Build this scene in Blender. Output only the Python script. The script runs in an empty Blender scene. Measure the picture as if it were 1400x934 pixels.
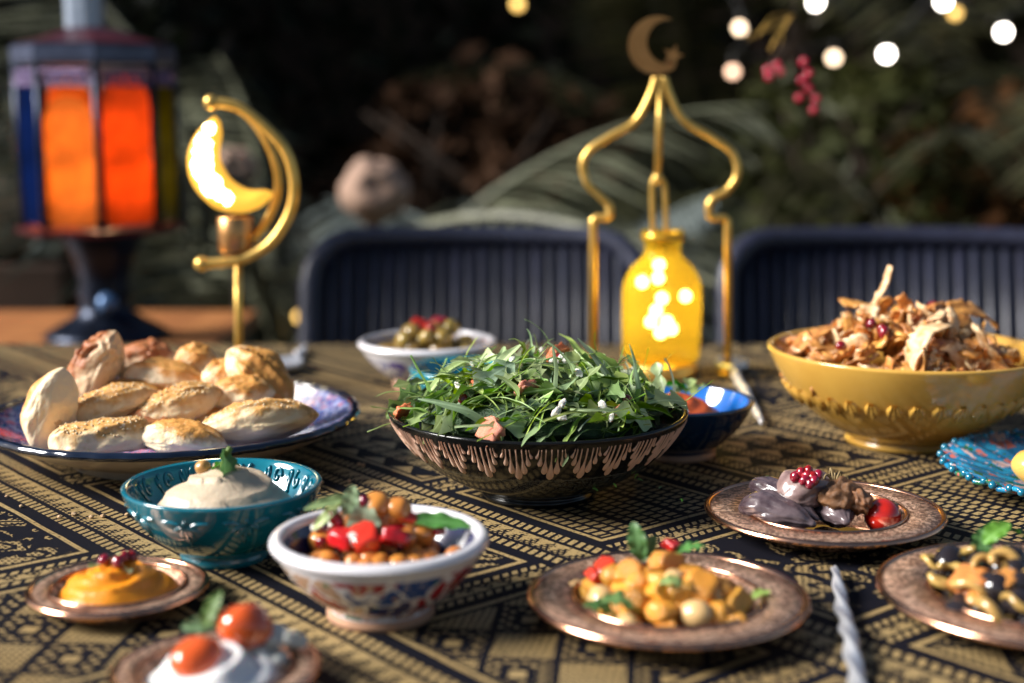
import bpy, bmesh, math, random
from mathutils import Vector, Matrix, Euler, noise
R = math.radians
rnd = random.Random(7)
scene = bpy.context.scene
COL = scene.collection
TZ = 0.75                       # height of the laid table

# ------------------------------------------------------------------ camera
CAMZ, PITCH, FPX = TZ + 0.30, R(9.5), 1944.0
cam_d = bpy.data.cameras.new('camera'); cam = bpy.data.objects.new('camera', cam_d)
COL.objects.link(cam); scene.camera = cam
cam.location = (0, 0, CAMZ); cam.rotation_euler = (R(90) - PITCH, 0, 0)
cam_d.sensor_width = 36; cam_d.lens = 36 * FPX / 1400
cam_d.clip_start = 0.02; cam_d.clip_end = 400
cam_d.dof.use_dof = True; cam_d.dof.focus_distance = 1.03; cam_d.dof.aperture_fstop = 2.9
cam_d.dof.aperture_blades = 0

# ------------------------------------------------------------------ sky, sun, exposure
SUN_EL, SUN_AZ = 32, 180        # light comes from the -x side (left of the table)
world = bpy.data.worlds.new('World'); scene.world = world; world.use_nodes = True
wn = world.node_tree.nodes; wl = world.node_tree.links
bg = wn['Background']
sky = wn.new('ShaderNodeTexSky'); sky.sky_type = 'NISHITA'; sky.sun_disc = False
sky.sun_elevation = R(SUN_EL); sky.sun_rotation = R(-90); sky.air_density = 1.0; sky.dust_density = 1.0
wl.new(sky.outputs[0], bg.inputs[0]); bg.inputs[1].default_value = 0.042
sun_d = bpy.data.lights.new('sun', 'SUN'); sun = bpy.data.objects.new('sun', sun_d); COL.objects.link(sun)
sun_d.energy = 4.6; sun_d.angle = R(24); sun_d.color = (1.0, 0.965, 0.92)
to_sun = Vector((-math.cos(R(SUN_EL)), -0.12, math.sin(R(SUN_EL)))).normalized()
sun.rotation_euler = to_sun.to_track_quat('Z', 'Y').to_euler(); sun.location = to_sun * 20
scene.view_settings.view_transform = 'Standard'; scene.view_settings.look = 'None'
scene.view_settings.exposure = 1.05; scene.view_settings.gamma = 1.0
scene.render.engine = 'CYCLES'
cy = scene.cycles
cy.use_denoising = True
cy.max_bounces = 8; cy.transparent_max_bounces = 16; cy.transmission_bounces = 8
cy.sample_clamp_indirect = 4.0; cy.caustics_reflective = False; cy.caustics_refractive = False

# ------------------------------------------------------------------ where a photo point lies in the place
def ray(px, py):
    dx, dy = (px - 700) / FPX, (467 - py) / FPX
    return Vector((dx, math.cos(PITCH) + dy * math.sin(PITCH), -math.sin(PITCH) + dy * math.cos(PITCH)))
def T(px, py, z=TZ):            # on the horizontal plane z
    d = ray(px, py); t = (z - CAMZ) / d.z
    return Vector((d.x * t, d.y * t, z))
def Q(px, py, y):               # on the upright plane at distance y
    d = ray(px, py); t = y / d.y
    return Vector((d.x * t, y, CAMZ + d.z * t))
def hit(px, py, c, z0, h, rad, p=2.0):   # on a dome of food
    d = ray(px, py); t = 0.4
    while t < 3:
        q = Vector((d.x * t, d.y * t, CAMZ + d.z * t))
        r = math.hypot(q.x - c[0], q.y - c[1])
        if r < rad * 1.02 and q.z <= z0 + h * (1 - min(1, r / rad) ** p): return q
        if q.z < TZ: break
        t += 0.0008
    return Q(px, py, c[1] + rad * .35)

# ------------------------------------------------------------------ object helpers
def link(o, parent=None):
    COL.objects.link(o)
    if parent: o.parent = parent
    return o
def obj(name, mesh, mat=None, parent=None, loc=(0, 0, 0), rot=(0, 0, 0), scale=(1, 1, 1)):
    if mat and not mesh.materials: mesh.materials.append(mat)
    o = bpy.data.objects.new(name, mesh); o.location = loc; o.rotation_euler = rot; o.scale = scale
    if mat and mesh.materials[0] != mat:
        o.material_slots[0].link = 'OBJECT'; o.material_slots[0].material = mat
    return link(o, parent)
def tag(o, label, cat, group=None):
    o['label'] = label; o['category'] = cat
    if group: o['group'] = group
    return o
def thing(name, label, cat, loc=(0, 0, 0), rotz=0, group=None):
    o = bpy.data.objects.new(name, None); o.empty_display_size = 0.05
    o.location = loc; o.rotation_euler = (0, 0, rotz); link(o)
    return tag(o, label, cat, group)
def structure(o): o['kind'] = 'structure'; return o
def stuff(o): o['kind'] = 'stuff'; return o
def mesh_of(name, verts, faces, smooth=True):
    m = bpy.data.meshes.new(name); m.from_pydata(verts, [], faces); m.update()
    if smooth:
        m.polygons.foreach_set('use_smooth', [True] * len(m.polygons))
    return m
def merge(*ms):                 # (verts, faces) pairs into one
    V, F = [], []
    for v, f in ms:
        o = len(V); V += list(v); F += [tuple(i + o for i in q) for q in f]
    return V, F
def box(x0, y0, z0, x1, y1, z1):
    v = [(x, y, z) for x in (x0, x1) for y in (y0, y1) for z in (z0, z1)]
    return v, [(0, 1, 3, 2), (4, 6, 7, 5), (0, 4, 5, 1), (2, 3, 7, 6), (0, 2, 6, 4), (1, 5, 7, 3)]
def bevel_box(name, x0, y0, z0, x1, y1, z1, b=0.004, seg=2):
    v, f = box(x0, y0, z0, x1, y1, z1)
    m = mesh_of(name, v, f, False); bm = bmesh.new(); bm.from_mesh(m)
    bmesh.ops.recalc_face_normals(bm, faces=bm.faces)
    bmesh.ops.bevel(bm, geom=bm.edges[:], offset=b, segments=seg, affect='EDGES', profile=0.5)
    bm.to_mesh(m); bm.free(); return m
def fix_normals(m):
    bm = bmesh.new(); bm.from_mesh(m); bmesh.ops.recalc_face_normals(bm, faces=bm.faces); bm.to_mesh(m); bm.free(); return m
def lathe(prof, seg=72, wob=None):
    V, F, rows = [], [], []
    for r, z in prof:
        if r < 1e-6: rows.append([len(V)]); V.append((0, 0, z)); continue
        row = []
        for k in range(seg):
            a = 2 * math.pi * k / seg
            rr, zz = (r, z) if wob is None else wob(r, z, a)
            row.append(len(V)); V.append((rr * math.cos(a), rr * math.sin(a), zz))
        rows.append(row)
    for A, B in zip(rows, rows[1:]):
        n = max(len(A), len(B))
        for k in range(n):
            a0, a1 = A[k % len(A)], A[(k + 1) % len(A)]; b0, b1 = B[k % len(B)], B[(k + 1) % len(B)]
            q = []
            for i in (a0, a1, b1, b0):
                if i not in q: q.append(i)
            if len(q) > 2: F.append(tuple(q))
    return V, F
def lathe_mesh(name, prof, seg=72, wob=None): return fix_normals(mesh_of(name, *lathe(prof, seg, wob)))
def tube(path, rad, seg=8, closed=False, cap=True):
    P = [Vector(p) for p in path]; n = len(P); V, F = [], []
    rads = rad if isinstance(rad, (list, tuple)) else [rad] * n
    up = Vector((0, 0, 1)); prev = None
    for i, p in enumerate(P):
        if closed: t = P[(i + 1) % n] - P[i - 1]
        else: t = P[min(i + 1, n - 1)] - P[max(i - 1, 0)]
        t.normalize()
        if prev is None:
            a = up if abs(t.z) < .9 else Vector((1, 0, 0)); s = t.cross(a).normalized()
        else:
            s = prev - t * prev.dot(t)
            s = s.normalized() if s.length > 1e-6 else t.orthogonal().normalized()
        prev = s; b = t.cross(s)
        for k in range(seg):
            a = 2 * math.pi * k / seg
            V.append(tuple(p + (s * math.cos(a) + b * math.sin(a)) * rads[i]))
    for i in range(n if closed else n - 1):
        j = (i + 1) % n
        for k in range(seg):
            F.append((i * seg + k, i * seg + (k + 1) % seg, j * seg + (k + 1) % seg, j * seg + k))
    if cap and not closed:
        F.append(tuple(range(seg))[::-1]); F.append(tuple((n - 1) * seg + k for k in range(seg)))
    return V, F
def tube_mesh(name, *a, **k): return mesh_of(name, *tube(*a, **k))
def spline(pts, n=6, closed=False):
    P = [Vector(p) for p in pts]; N = len(P); out = []
    for i in range(N if closed else N - 1):
        g = (lambda k: P[k % N]) if closed else (lambda k: P[max(0, min(N - 1, k))])
        a, b, c, d = g(i - 1), g(i), g(i + 1), g(i + 2)
        for k in range(n):
            t = k / n
            out.append(.5 * (2 * b + (c - a) * t + (2 * a - 5 * b + 4 * c - d) * t * t + (3 * b - a - 3 * c + d) * t ** 3))
    if not closed: out.append(P[-1])
    return out
def ico(name, sub=3, fn=None, smooth=True):
    bm = bmesh.new(); bmesh.ops.create_icosphere(bm, subdivisions=sub, radius=1)
    if fn:
        for v in bm.verts: v.co = fn(v.co.copy())
    m = bpy.data.meshes.new(name); bm.to_mesh(m); bm.free()
    if smooth: m.polygons.foreach_set('use_smooth', [True] * len(m.polygons))
    return m
def lump(name, amp=.15, freq=1.4, sub=3, seed=0, sq=(1, 1, 1)):
    off = Vector((seed * 3.1, seed * 1.7, seed * 5.3))
    def fn(c):
        k = 1 + amp * noise.noise(c * freq + off) + amp * .4 * noise.noise(c * freq * 2.7 + off)
        return Vector((c.x * sq[0], c.y * sq[1], c.z * sq[2])) * k
    return ico(name, sub, fn)

# ------------------------------------------------------------------ material helpers
MATS = {}
class X:                        # tiny maths on node sockets
    def __init__(s, nt, sock): s.nt, s.s = nt, sock
    def op(s, o, *a):
        n = s.nt.nodes.new('ShaderNodeMath'); n.operation = o
        for i, v in enumerate((s,) + a):
            if isinstance(v, X): s.nt.links.new(v.s, n.inputs[i])
            else: n.inputs[i].default_value = v
        return X(s.nt, n.outputs[0])
    def __add__(s, o): return s.op('ADD', o)
    def __sub__(s, o): return s.op('SUBTRACT', o)
    def __mul__(s, o): return s.op('MULTIPLY', o)
    def lt(s, o): return s.op('LESS_THAN', o)
    def gt(s, o): return s.op('GREATER_THAN', o)
    def mod(s, o): return s.op('FLOORED_MODULO', o)
    def fract(s): return s.op('FRACT')
    def floor(s): return s.op('FLOOR')
    def abs(s): return s.op('ABSOLUTE')
    def max(s, o): return s.op('MAXIMUM', o)
    def min(s, o): return s.op('MINIMUM', o)
    def pp(s, o): return s.op('PINGPONG', o)
    def inv(s): return (s * -1.0) + 1.0
    def sel(s, a, b): return s * a + s.inv() * b if isinstance(a, X) else s.inv() * b + s * a
def nodes_for(name):
    m = bpy.data.materials.new(name); m.use_nodes = True; nt = m.node_tree
    return m, nt, nt.nodes['Principled BSDF']
def coords(nt, kind='Object', scale=1.0):
    tc = nt.nodes.new('ShaderNodeTexCoord'); mp = nt.nodes.new('ShaderNodeMapping')
    s = scale if isinstance(scale, (tuple, list)) else (scale,) * 3
    mp.inputs['Scale'].default_value = s; nt.links.new(tc.outputs[kind], mp.inputs[0]); return mp.outputs[0]
def ntex(nt, vec, scale, detail=3, rough=.6, dist=0):
    n = nt.nodes.new('ShaderNodeTexNoise'); n.inputs['Scale'].default_value = scale
    n.inputs['Detail'].default_value = detail; n.inputs['Roughness'].default_value = rough
    n.inputs['Distortion'].default_value = dist; nt.links.new(vec, n.inputs['Vector']); return n
def vtex(nt, vec, scale, feature='F1'):
    n = nt.nodes.new('ShaderNodeTexVoronoi'); n.feature = feature; n.inputs['Scale'].default_value = scale
    nt.links.new(vec, n.inputs['Vector']); return n
def ramp(nt, sock, stops, interp='LINEAR'):
    n = nt.nodes.new('ShaderNodeValToRGB'); n.color_ramp.interpolation = interp
    e = n.color_ramp.elements
    while len(e) < len(stops): e.new(1)
    for k, (p, c) in enumerate(stops):
        e[k].position = p; e[k].color = (*c, 1) if len(c) == 3 else c
    nt.links.new(sock, n.inputs[0]); return n.outputs[0]
def mixc(nt, fac, a, b, mode='MIX'):
    n = nt.nodes.new('ShaderNodeMix'); n.data_type = 'RGBA'; n.blend_type = mode
    for i, v in ((0, fac), (6, a), (7, b)):
        if isinstance(v, X): v = v.s
        if isinstance(v, (int, float)): n.inputs[i].default_value = v
        elif isinstance(v, tuple): n.inputs[i].default_value = (*v, 1)
        else: nt.links.new(v, n.inputs[i])
    return n.outputs[2]
def bump(nt, bsdf, sock, strength=.3, dist=.001):
    b = nt.nodes.new('ShaderNodeBump'); b.inputs['Strength'].default_value = strength; b.inputs['Distance'].default_value = dist
    nt.links.new(sock, b.inputs['Height']); nt.links.new(b.outputs[0], bsdf.inputs['Normal']); return b
def mat(name, c1, c2=None, rough=.5, metal=0, scale=30, bumps=0, bscale=80, spec=.5, coat=0, sss=0, rand=0, bdist=.001, detail=4, trans=0, sheen=0):
    """noise-mottled surface; rand varies value between alike objects"""
    if name in MATS: return MATS[name]
    m, nt, b = nodes_for(name); MATS[name] = m
    vec = coords(nt)
    c2 = c2 or tuple(x * .75 for x in c1)
    nz = ntex(nt, vec, scale, detail)
    col = ramp(nt, nz.outputs['Fac'], [(.32, c2), (.68, c1)])
    if rand:
        oi = nt.nodes.new('ShaderNodeObjectInfo'); hs = nt.nodes.new('ShaderNodeHueSaturation')
        r = X(nt, oi.outputs['Random'])
        nt.links.new((r * (2 * rand) + (1 - rand)).s, hs.inputs['Value'])
        nt.links.new(((r * 7.31).fract() * (.06 * rand) + (.5 - .03 * rand)).s, hs.inputs['Hue'])
        nt.links.new(col, hs.inputs['Color']); col = hs.outputs[0]
    nt.links.new(col, b.inputs['Base Color'])
    b.inputs['Roughness'].default_value = rough; b.inputs['Metallic'].default_value = metal
    b.inputs['Specular IOR Level'].default_value = spec; b.inputs['Coat Weight'].default_value = coat
    b.inputs['Coat Roughness'].default_value = .08
    if sheen: b.inputs['Sheen Weight'].default_value = sheen
    if sss:
        b.inputs['Subsurface Weight'].default_value = sss; b.inputs['Subsurface Radius'].default_value = (1, .5, .25)
        b.inputs['Subsurface Scale'].default_value = .004
    if bumps:
        bn = ntex(nt, vec, bscale, 5); bump(nt, b, bn.outputs['Fac'], bumps, bdist)
    if trans:
        tr = nt.nodes.new('ShaderNodeBsdfTranslucent'); ms = nt.nodes.new('ShaderNodeMixShader'); ms.inputs[0].default_value = trans
        nt.links.new(col, tr.inputs[0]); nt.links.new(b.outputs[0], ms.inputs[1]); nt.links.new(tr.outputs[0], ms.inputs[2])
        nt.links.new(ms.outputs[0], nt.nodes['Material Output'].inputs[0])
    return m
def emit(name, col, s):
    if name in MATS: return MATS[name]
    m, nt, b = nodes_for(name); MATS[name] = m
    b.inputs['Base Color'].default_value = (*col, 1); b.inputs['Emission Color'].default_value = (*col, 1)
    b.inputs['Emission Strength'].default_value = s; return m

# ================================================================== the setting
m_ground = mat('soil', (.05, .037, .026), (.025, .018, .012), .95, scale=6, bumps=.8, bscale=30, bdist=.02)
m_pave = mat('terrace stone', (.12, .10, .085), (.07, .06, .05), .8, scale=4, bumps=.4, bscale=40, bdist=.004)
def grid(x0, x1, y0, y1, nx, ny, fn):
    V = [(x0 + (x1 - x0) * i / nx, y0 + (y1 - y0) * j / ny, 0) for j in range(ny + 1) for i in range(nx + 1)]
    V = [fn(*v) for v in V]
    F = [(j * (nx + 1) + i, j * (nx + 1) + i + 1, (j + 1) * (nx + 1) + i + 1, (j + 1) * (nx + 1) + i) for j in range(ny) for i in range(nx)]
    return V, F
structure(obj('ground', mesh_of('ground', *grid(-150, 150, -150, 150, 10, 10, lambda x, y, z: (x, y, -.02))), m_ground))
terr = structure(obj('terrace', bevel_box('terrace', -6, -4, -.15, 6, 3.05, -.012, .004), mat('terrace joint', (.05, .045, .04), rough=.9)))
slab = bevel_box('paving_slab', -.298, -.298, -.04, .298, .298, 0, .006)
for i in range(-5, 6):
    for j in range(-3, 5):
        obj('paving_slab', slab, m_pave, terr, (i * .6, j * .6 + .3, rnd.uniform(-.001, .001)))

# garden wall behind everything
wall = thing('garden_wall', 'dark brown rendered garden wall closing the planting bed', 'wall', (0, 6.4, 0))
m_wall = mat('brown render', (.09, .055, .035), (.045, .028, .02), .95, scale=2.5, bumps=.5, bscale=25, bdist=.006)
obj('wall_panel', bevel_box('wall_panel', -9, -.12, -.05, 9, .12, 2.6, .01), m_wall, wall)
obj('coping', bevel_box('coping', -9, -.18, 2.603, 9, .18, 2.68, .012), mat('coping stone', (.2, .17, .14), rough=.9), wall)

# ---- foliage
def leaf_cloud(n, sample, size, seed=1, bend=.25):
    r = random.Random(seed); V, F = [], []
    for _ in range(n):
        p = Vector(sample(r)); s = size * r.uniform(.6, 1.35)
        rot = Euler((r.uniform(-1.2, 1.2), r.uniform(-1.2, 1.2), r.uniform(0, 6.28))).to_matrix()
        o = len(V)
        for c in ((0, -.5, 0), (.24, -.05, .06 * bend), (0, .55, -bend * .3), (-.24, -.05, .06 * bend)):
            V.append(tuple(p + rot @ (Vector(c) * s)))
        F += [(o, o + 1, o + 2), (o, o + 2, o + 3)]
    return V, F
m_leafd = mat('dark evergreen leaf', (.018, .021, .010), (.008, .011, .006), .55, scale=3, trans=.15, rand=.2, spec=.15)
m_leafo = mat('olive leaf', (.055, .06, .016), (.02, .025, .008), .5, scale=3, trans=.2, rand=.2, spec=.15)
m_leafb = mat('dry brown leaf', (.075, .034, .015), (.03, .015, .008), .8, scale=4, trans=.1, spec=.15)
m_frond = mat('grey green frond', (.16, .185, .175), (.05, .062, .058), .4, scale=5, trans=.12, rand=.25, spec=.15)
m_frond2 = mat('olive frond', (.065, .062, .026), (.022, .024, .012), .5, scale=5, trans=.15, rand=.25, spec=.15)
m_bark = mat('bark', (.07, .045, .03), (.03, .02, .014), .95, scale=14, bumps=.9, bscale=30, bdist=.02)
m_stem = mat('frond stem', (.17, .17, .08), (.08, .08, .035), .55, scale=10)

def hedge(name, label, x0, x1, y0, y1, z1, n, m, seed, size=.11):
    t = thing(name, label, 'hedge', ((x0 + x1) / 2, (y0 + y1) / 2, 0))
    w, d = (x1 - x0) / 2, (y1 - y0) / 2
    def smp(r):
        x = r.uniform(-w, w); z = r.uniform(.02, z1); bump_ = .25 * noise.noise(Vector((x * 1.5, z * 1.5, seed)))
        return (x, -d + abs(r.gauss(0, .16)) - bump_, z + .15 * noise.noise(Vector((x, 3, seed))))
    f = obj('foliage', mesh_of('foliage', *leaf_cloud(n, smp, size, seed), smooth=False), m, t); stuff(f)
    core = obj('branches', mesh_of('branches', *merge(*[tube([(x, d * .3, 0), (x + r_.uniform(-.15, .15), d * .2, z1 * .5), (x + r_.uniform(-.3, .3), 0, z1 * .97)], [.035, .02, .008], 6)
        for r_ in [random.Random(seed)] for x in [r_.uniform(-w, w) for _ in range(int(w * 6))]])), m_bark, t)
    return t
hedge('hedge', 'dark evergreen hedge in front of the brown wall', -4.6, 4.6, 5.3, 6.1, 2.3, 15000, m_leafd, 3)

def frond_mesh(L, droop, n, ll, seed, width=.02, vee=.5):
    r = random.Random(seed); V, F = [], []
    pts = []
    for i in range(15):
        s = i / 14; pts.append(Vector((L * s * (1 - .25 * droop * s), .04 * L * math.sin(s * 2 + seed), L * (.55 * s - droop * .85 * s * s))))
    tv = tube(pts, [.012 * L * (1 - .85 * i / 14) + .002 for i in range(15)], 5)
    parts = [tv]
    for k in range(n):
        s = .14 + .84 * k / n; fi = s * 14; i = min(13, int(fi)); p = pts[i].lerp(pts[i + 1], fi - i); tan = (pts[i + 1] - pts[i]).normalized()
        side = Vector((0, 1, 0)); upv = tan.cross(side).normalized() * -1
        l = ll * math.sin(math.pi * (s * .86 + .1)) ** .6 * r.uniform(.85, 1.1)
        for sg in (-1, 1):
            d = (tan * .55 + side * sg * .8 + upv * vee * r.uniform(.5, 1.2)).normalized()
            wv = d.cross(upv).normalized() * width * .5
            q0, q1, q2 = p, p + d * l * .5, p + d * l - Vector((0, 0, .18 * l))
            parts.append(([tuple(q0 - wv * .4), tuple(q0 + wv * .4), tuple(q1 + wv), tuple(q2), tuple(q1 - wv)], [(0, 1, 2, 4), (4, 2, 3)]))
    return mesh_of('frond', *merge(*parts), smooth=False)
FR = {}
def palm(name, label, loc, th, n, L, droop, ll, m, seed, group=None, el=(10, 75), width=.022, nl=34, cat='palm'):
    t = thing(name, label, cat, (loc[0], loc[1], 0), 0, group)
    r = random.Random(seed)
    segs = 8
    pts = [(.02 * math.sin(k), .02 * math.cos(k * 1.3), th * k / segs) for k in range(segs + 1)]
    tr = obj('trunk', tube_mesh('trunk', pts, [.13 - .03 * k / segs + (.012 if k % 2 else 0) for k in range(segs + 1)], 12), m_bark, t)
    ms = [frond_mesh(L * f, droop * g, nl, ll, seed * 10 + i, width) for i, (f, g) in enumerate(((1, 1), (.85, .7), (1.1, 1.25)))]
    for k in range(n):
        az = 2 * math.pi * k / n + r.uniform(-.2, .2); e = R(r.uniform(*el))
        o = obj('frond', ms[k % 3], m, t, (.06 * math.cos(az), .06 * math.sin(az), th - .02 + .02 * (k % 3)))
        o.rotation_euler = (r.uniform(-.3, .3), -(e - .5), az)
    return t
palm('cycad', 'grey green cycad with arching feathery fronds behind the chairs', (.05, 3.55), .42, 15, .85, .75, .26, m_frond, 5, el=(20, 70), cat='cycad', nl=24, width=.013)
palm('fan_plant', 'tall dark palm with thick upright stems beside the glass lantern', (-.60, 3.7), .35, 13, 1.6, .55, .42, mat('pale frond', (.15, .155, .10), (.07, .072, .045), .45, scale=5, trans=.12, rand=.25, spec=.2), 9, el=(35, 85), width=.026, nl=24)
palm('garden_palm', 'olive green palm leaning its fronds behind the yellow bowl', (1.75, 4.4), .55, 16, 1.6, .7, .42, m_frond2, 14, el=(15, 75), width=.026, nl=26)
palm('dark_palm', 'dark palm rooted against the hedge between two other palms', (.75, 5.0), .7, 14, 1.5, .7, .4, m_frond2, 21, el=(10, 70), width=.035)
palm('low_cycad', 'low grey cycad half hidden behind the wooden bench', (-1.75, 4.0), .3, 13, .95, .7, .28, m_frond, 25, el=(20, 70), cat='cycad')

def bush(name, label, loc, rx, rz, n, m, seed, size=.08, cat='bush'):
    t = thing(name, label, cat, (loc[0], loc[1], 0))
    def smp(r):
        while 1:
            v = Vector((r.gauss(0, 1), r.gauss(0, 1), r.gauss(0, 1))).normalized() * r.uniform(.6, 1) ** .5
            k = 1 + .35 * noise.noise(v * 2.2 + Vector((seed, 0, 0)))
            return (v.x * rx * k, v.y * rx * k * .8, rz + v.z * rz * .95 * k)
    stuff(obj('foliage', mesh_of('foliage', *leaf_cloud(n, smp, size, seed), smooth=False), m, t))
    r_ = random.Random(seed)
    obj('stems', mesh_of('stems', *merge(*[tube([(0, 0, 0), (r_.uniform(-.4, .4) * rx, r_.uniform(-.4, .4) * rx, rz), (r_.uniform(-.8, .8) * rx, r_.uniform(-.8, .8) * rx, rz * 1.7)], [.02, .014, .005], 6) for _ in range(9)])), m_bark, t)
    return t
bush('shrub', 'bushy olive shrub glinting behind the arched wire lantern', (1.0, 4.2), .42, .62, 1500, m_leafo, 31)
bush('dry_shrub', 'dry brown shrub under the hedge between the cycad and the palm', (-.1, 4.9), .55, .6, 1300, m_leafb, 32, .1)
m_russ = mat('russet leaf', (.20, .085, .025), (.09, .035, .012), .7, scale=4, trans=.1, spec=.15)
bush('russet_shrub', 'russet leaved shrub next to the olive palm', (1.42, 4.25), .40, .55, 1000, m_russ, 33, .1)
bush('green_shrub', 'dark green shrub behind the coloured lantern', (-1.35, 4.8), .6, .75, 1700, m_leafd, 34, .1)
bush('leafy_shrub', 'light olive shrub at the foot of the dark palm', (.45, 4.6), .35, .38, 900, m_leafo, 35)

def tree(name, label, loc, h, cr, cz, n, m, seed, group):
    t = thing(name, label, 'tree', (loc[0], loc[1], 0), 0, group)
    r = random.Random(seed)
    obj('trunk', mesh_of('trunk', *merge(tube([(0, 0, 0), (.06, .03, h * .3), (-.04, .05, h * .65), (.02, 0, h * .95)], [.16, .13, .1, .05], 10),
        *[tube([(0, 0, h * .55), (cr * .4 * math.cos(a), cr * .4 * math.sin(a), h * .75), (cr * .75 * math.cos(a), cr * .75 * math.sin(a), h * .9)], [.07, .045, .015], 6) for a in (0.3, 1.6, 2.9, 4.1, 5.3)])), m_bark, t)
    def smp(rr):
        v = Vector((rr.gauss(0, 1), rr.gauss(0, 1), rr.gauss(0, 1))).normalized() * rr.uniform(.15, 1) ** .4
        k = 1 + .4 * noise.noise(v * 2 + Vector((seed, 1, 0)))
        return (v.x * cr * k, v.y * cr * k, h + v.z * cz * k)
    stuff(obj('crown', mesh_of('crown', *leaf_cloud(n, smp, .24, seed), smooth=False), m, t))
G = 'unseen trees added to shade the planting bed'  # out of view, added as sun blockers to darken the garden
for k, (x, y) in enumerate(((-3.6, 5.5), (-1.4, 7.4), (2.4, 7.5), (-4.2, 6.9))):
    tree('shade_tree', 'broad leafy tree added out of view to cast shade over the planting bed', (x, y), 3.2, 1.4, 1.15, 2600, m_leafd, 40 + k, G)

# wooden bench, planter and stone by the lantern
m_wood = mat('orange wood', (.42, .17, .055), (.25, .09, .03), .45, scale=(9), bumps=.2, bscale=40, bdist=.001)
bench = thing('wooden_bench', 'orange brown slatted wooden bench carrying the coloured lantern', 'bench', (-1.0, 2.3, 0))
for k in range(6): obj('slat', bevel_box('slat', -.58, -.05, .645, .53, .05, .672, .004), m_wood, bench, (0, -.26 + .105 * k, 0))
for x in (-.5, .45):
    for y in (-.24, .24): obj('leg', bevel_box('leg', x - .03, y - .03, 0, x + .03, y + .03, .6425, .004), m_wood, bench)
for y in (-.24, .24): obj('rail', bevel_box('rail', -.468, y - .02, .56, .418, y + .02, .6425, .003), m_wood, bench)
pl = thing('planter_box', 'brown timber planter box under the pale boulder', 'planter', (-1.75, 3.45, 0))
for k in range(4): obj('board', bevel_box('board', -.7, -.16, .17 * k, .7, .16, .17 * k + .166, .006), mat('dark timber', (.09, .05, .03), (.05, .03, .02), .8, scale=6), pl)
tag(obj('boulder', lump('boulder', .22, 1.2, 4, 2, (.30, .13, .125)), mat('pale stone', (.5, .40, .26), (.38, .3, .2), .9, scale=6, bumps=.4, bscale=20, bdist=.01), None, (-1.42, 3.45, .785)), 'pale beige boulder lying on the timber planter box', 'boulder')
m_terra = mat('pale terracotta', (.36, .23, .16), (.24, .15, .11), .85, scale=7, bumps=.2, bscale=40)
for (px, py, y, r, l) in ((512, 258, 3.15, .07, 'pale terracotta garden globe on a post behind the wicker chair back'), (322, 228, 3.0, .042, 'small terracotta garden globe on a post behind the glowing crescent')):
    p = Q(px, py, y); t = thing('garden_globe', l, 'garden ornament', (p.x, p.y, 0))
    obj('globe', lump('globe', .35, 1.1, 4, 3, (r, r, r * 1.05)), m_terra, t, (0, 0, p.z))
    obj('post', tube_mesh('post', [(0, 0, 0), (0, 0, p.z - r * .9)], .012, 8), m_bark, t)

# ================================================================== table and cloth
TX0, TX1, TY0, TY1 = -1.15, 1.15, .38, 1.775
tb = thing('dining_table', 'dark wooden dining table hidden under the patterned cloth', 'table', (0, 1.08, 0))
m_tw = mat('dark table wood', (.1, .06, .035), (.05, .03, .018), .5, scale=8)
obj('tabletop', bevel_box('tabletop', TX0 + .004, TY0 - 1.08 + .004, TZ - .04, TX1 - .004, TY1 - 1.08 - .004, TZ - .004, .004), m_tw, tb)
for x in (TX0 + .08, TX1 - .08):
    for y in (-.62, .61): obj('leg', bevel_box('leg', x - .035, y - .035, 0, x + .035, y + .035, TZ - .0425, .004), m_tw, tb)

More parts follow.
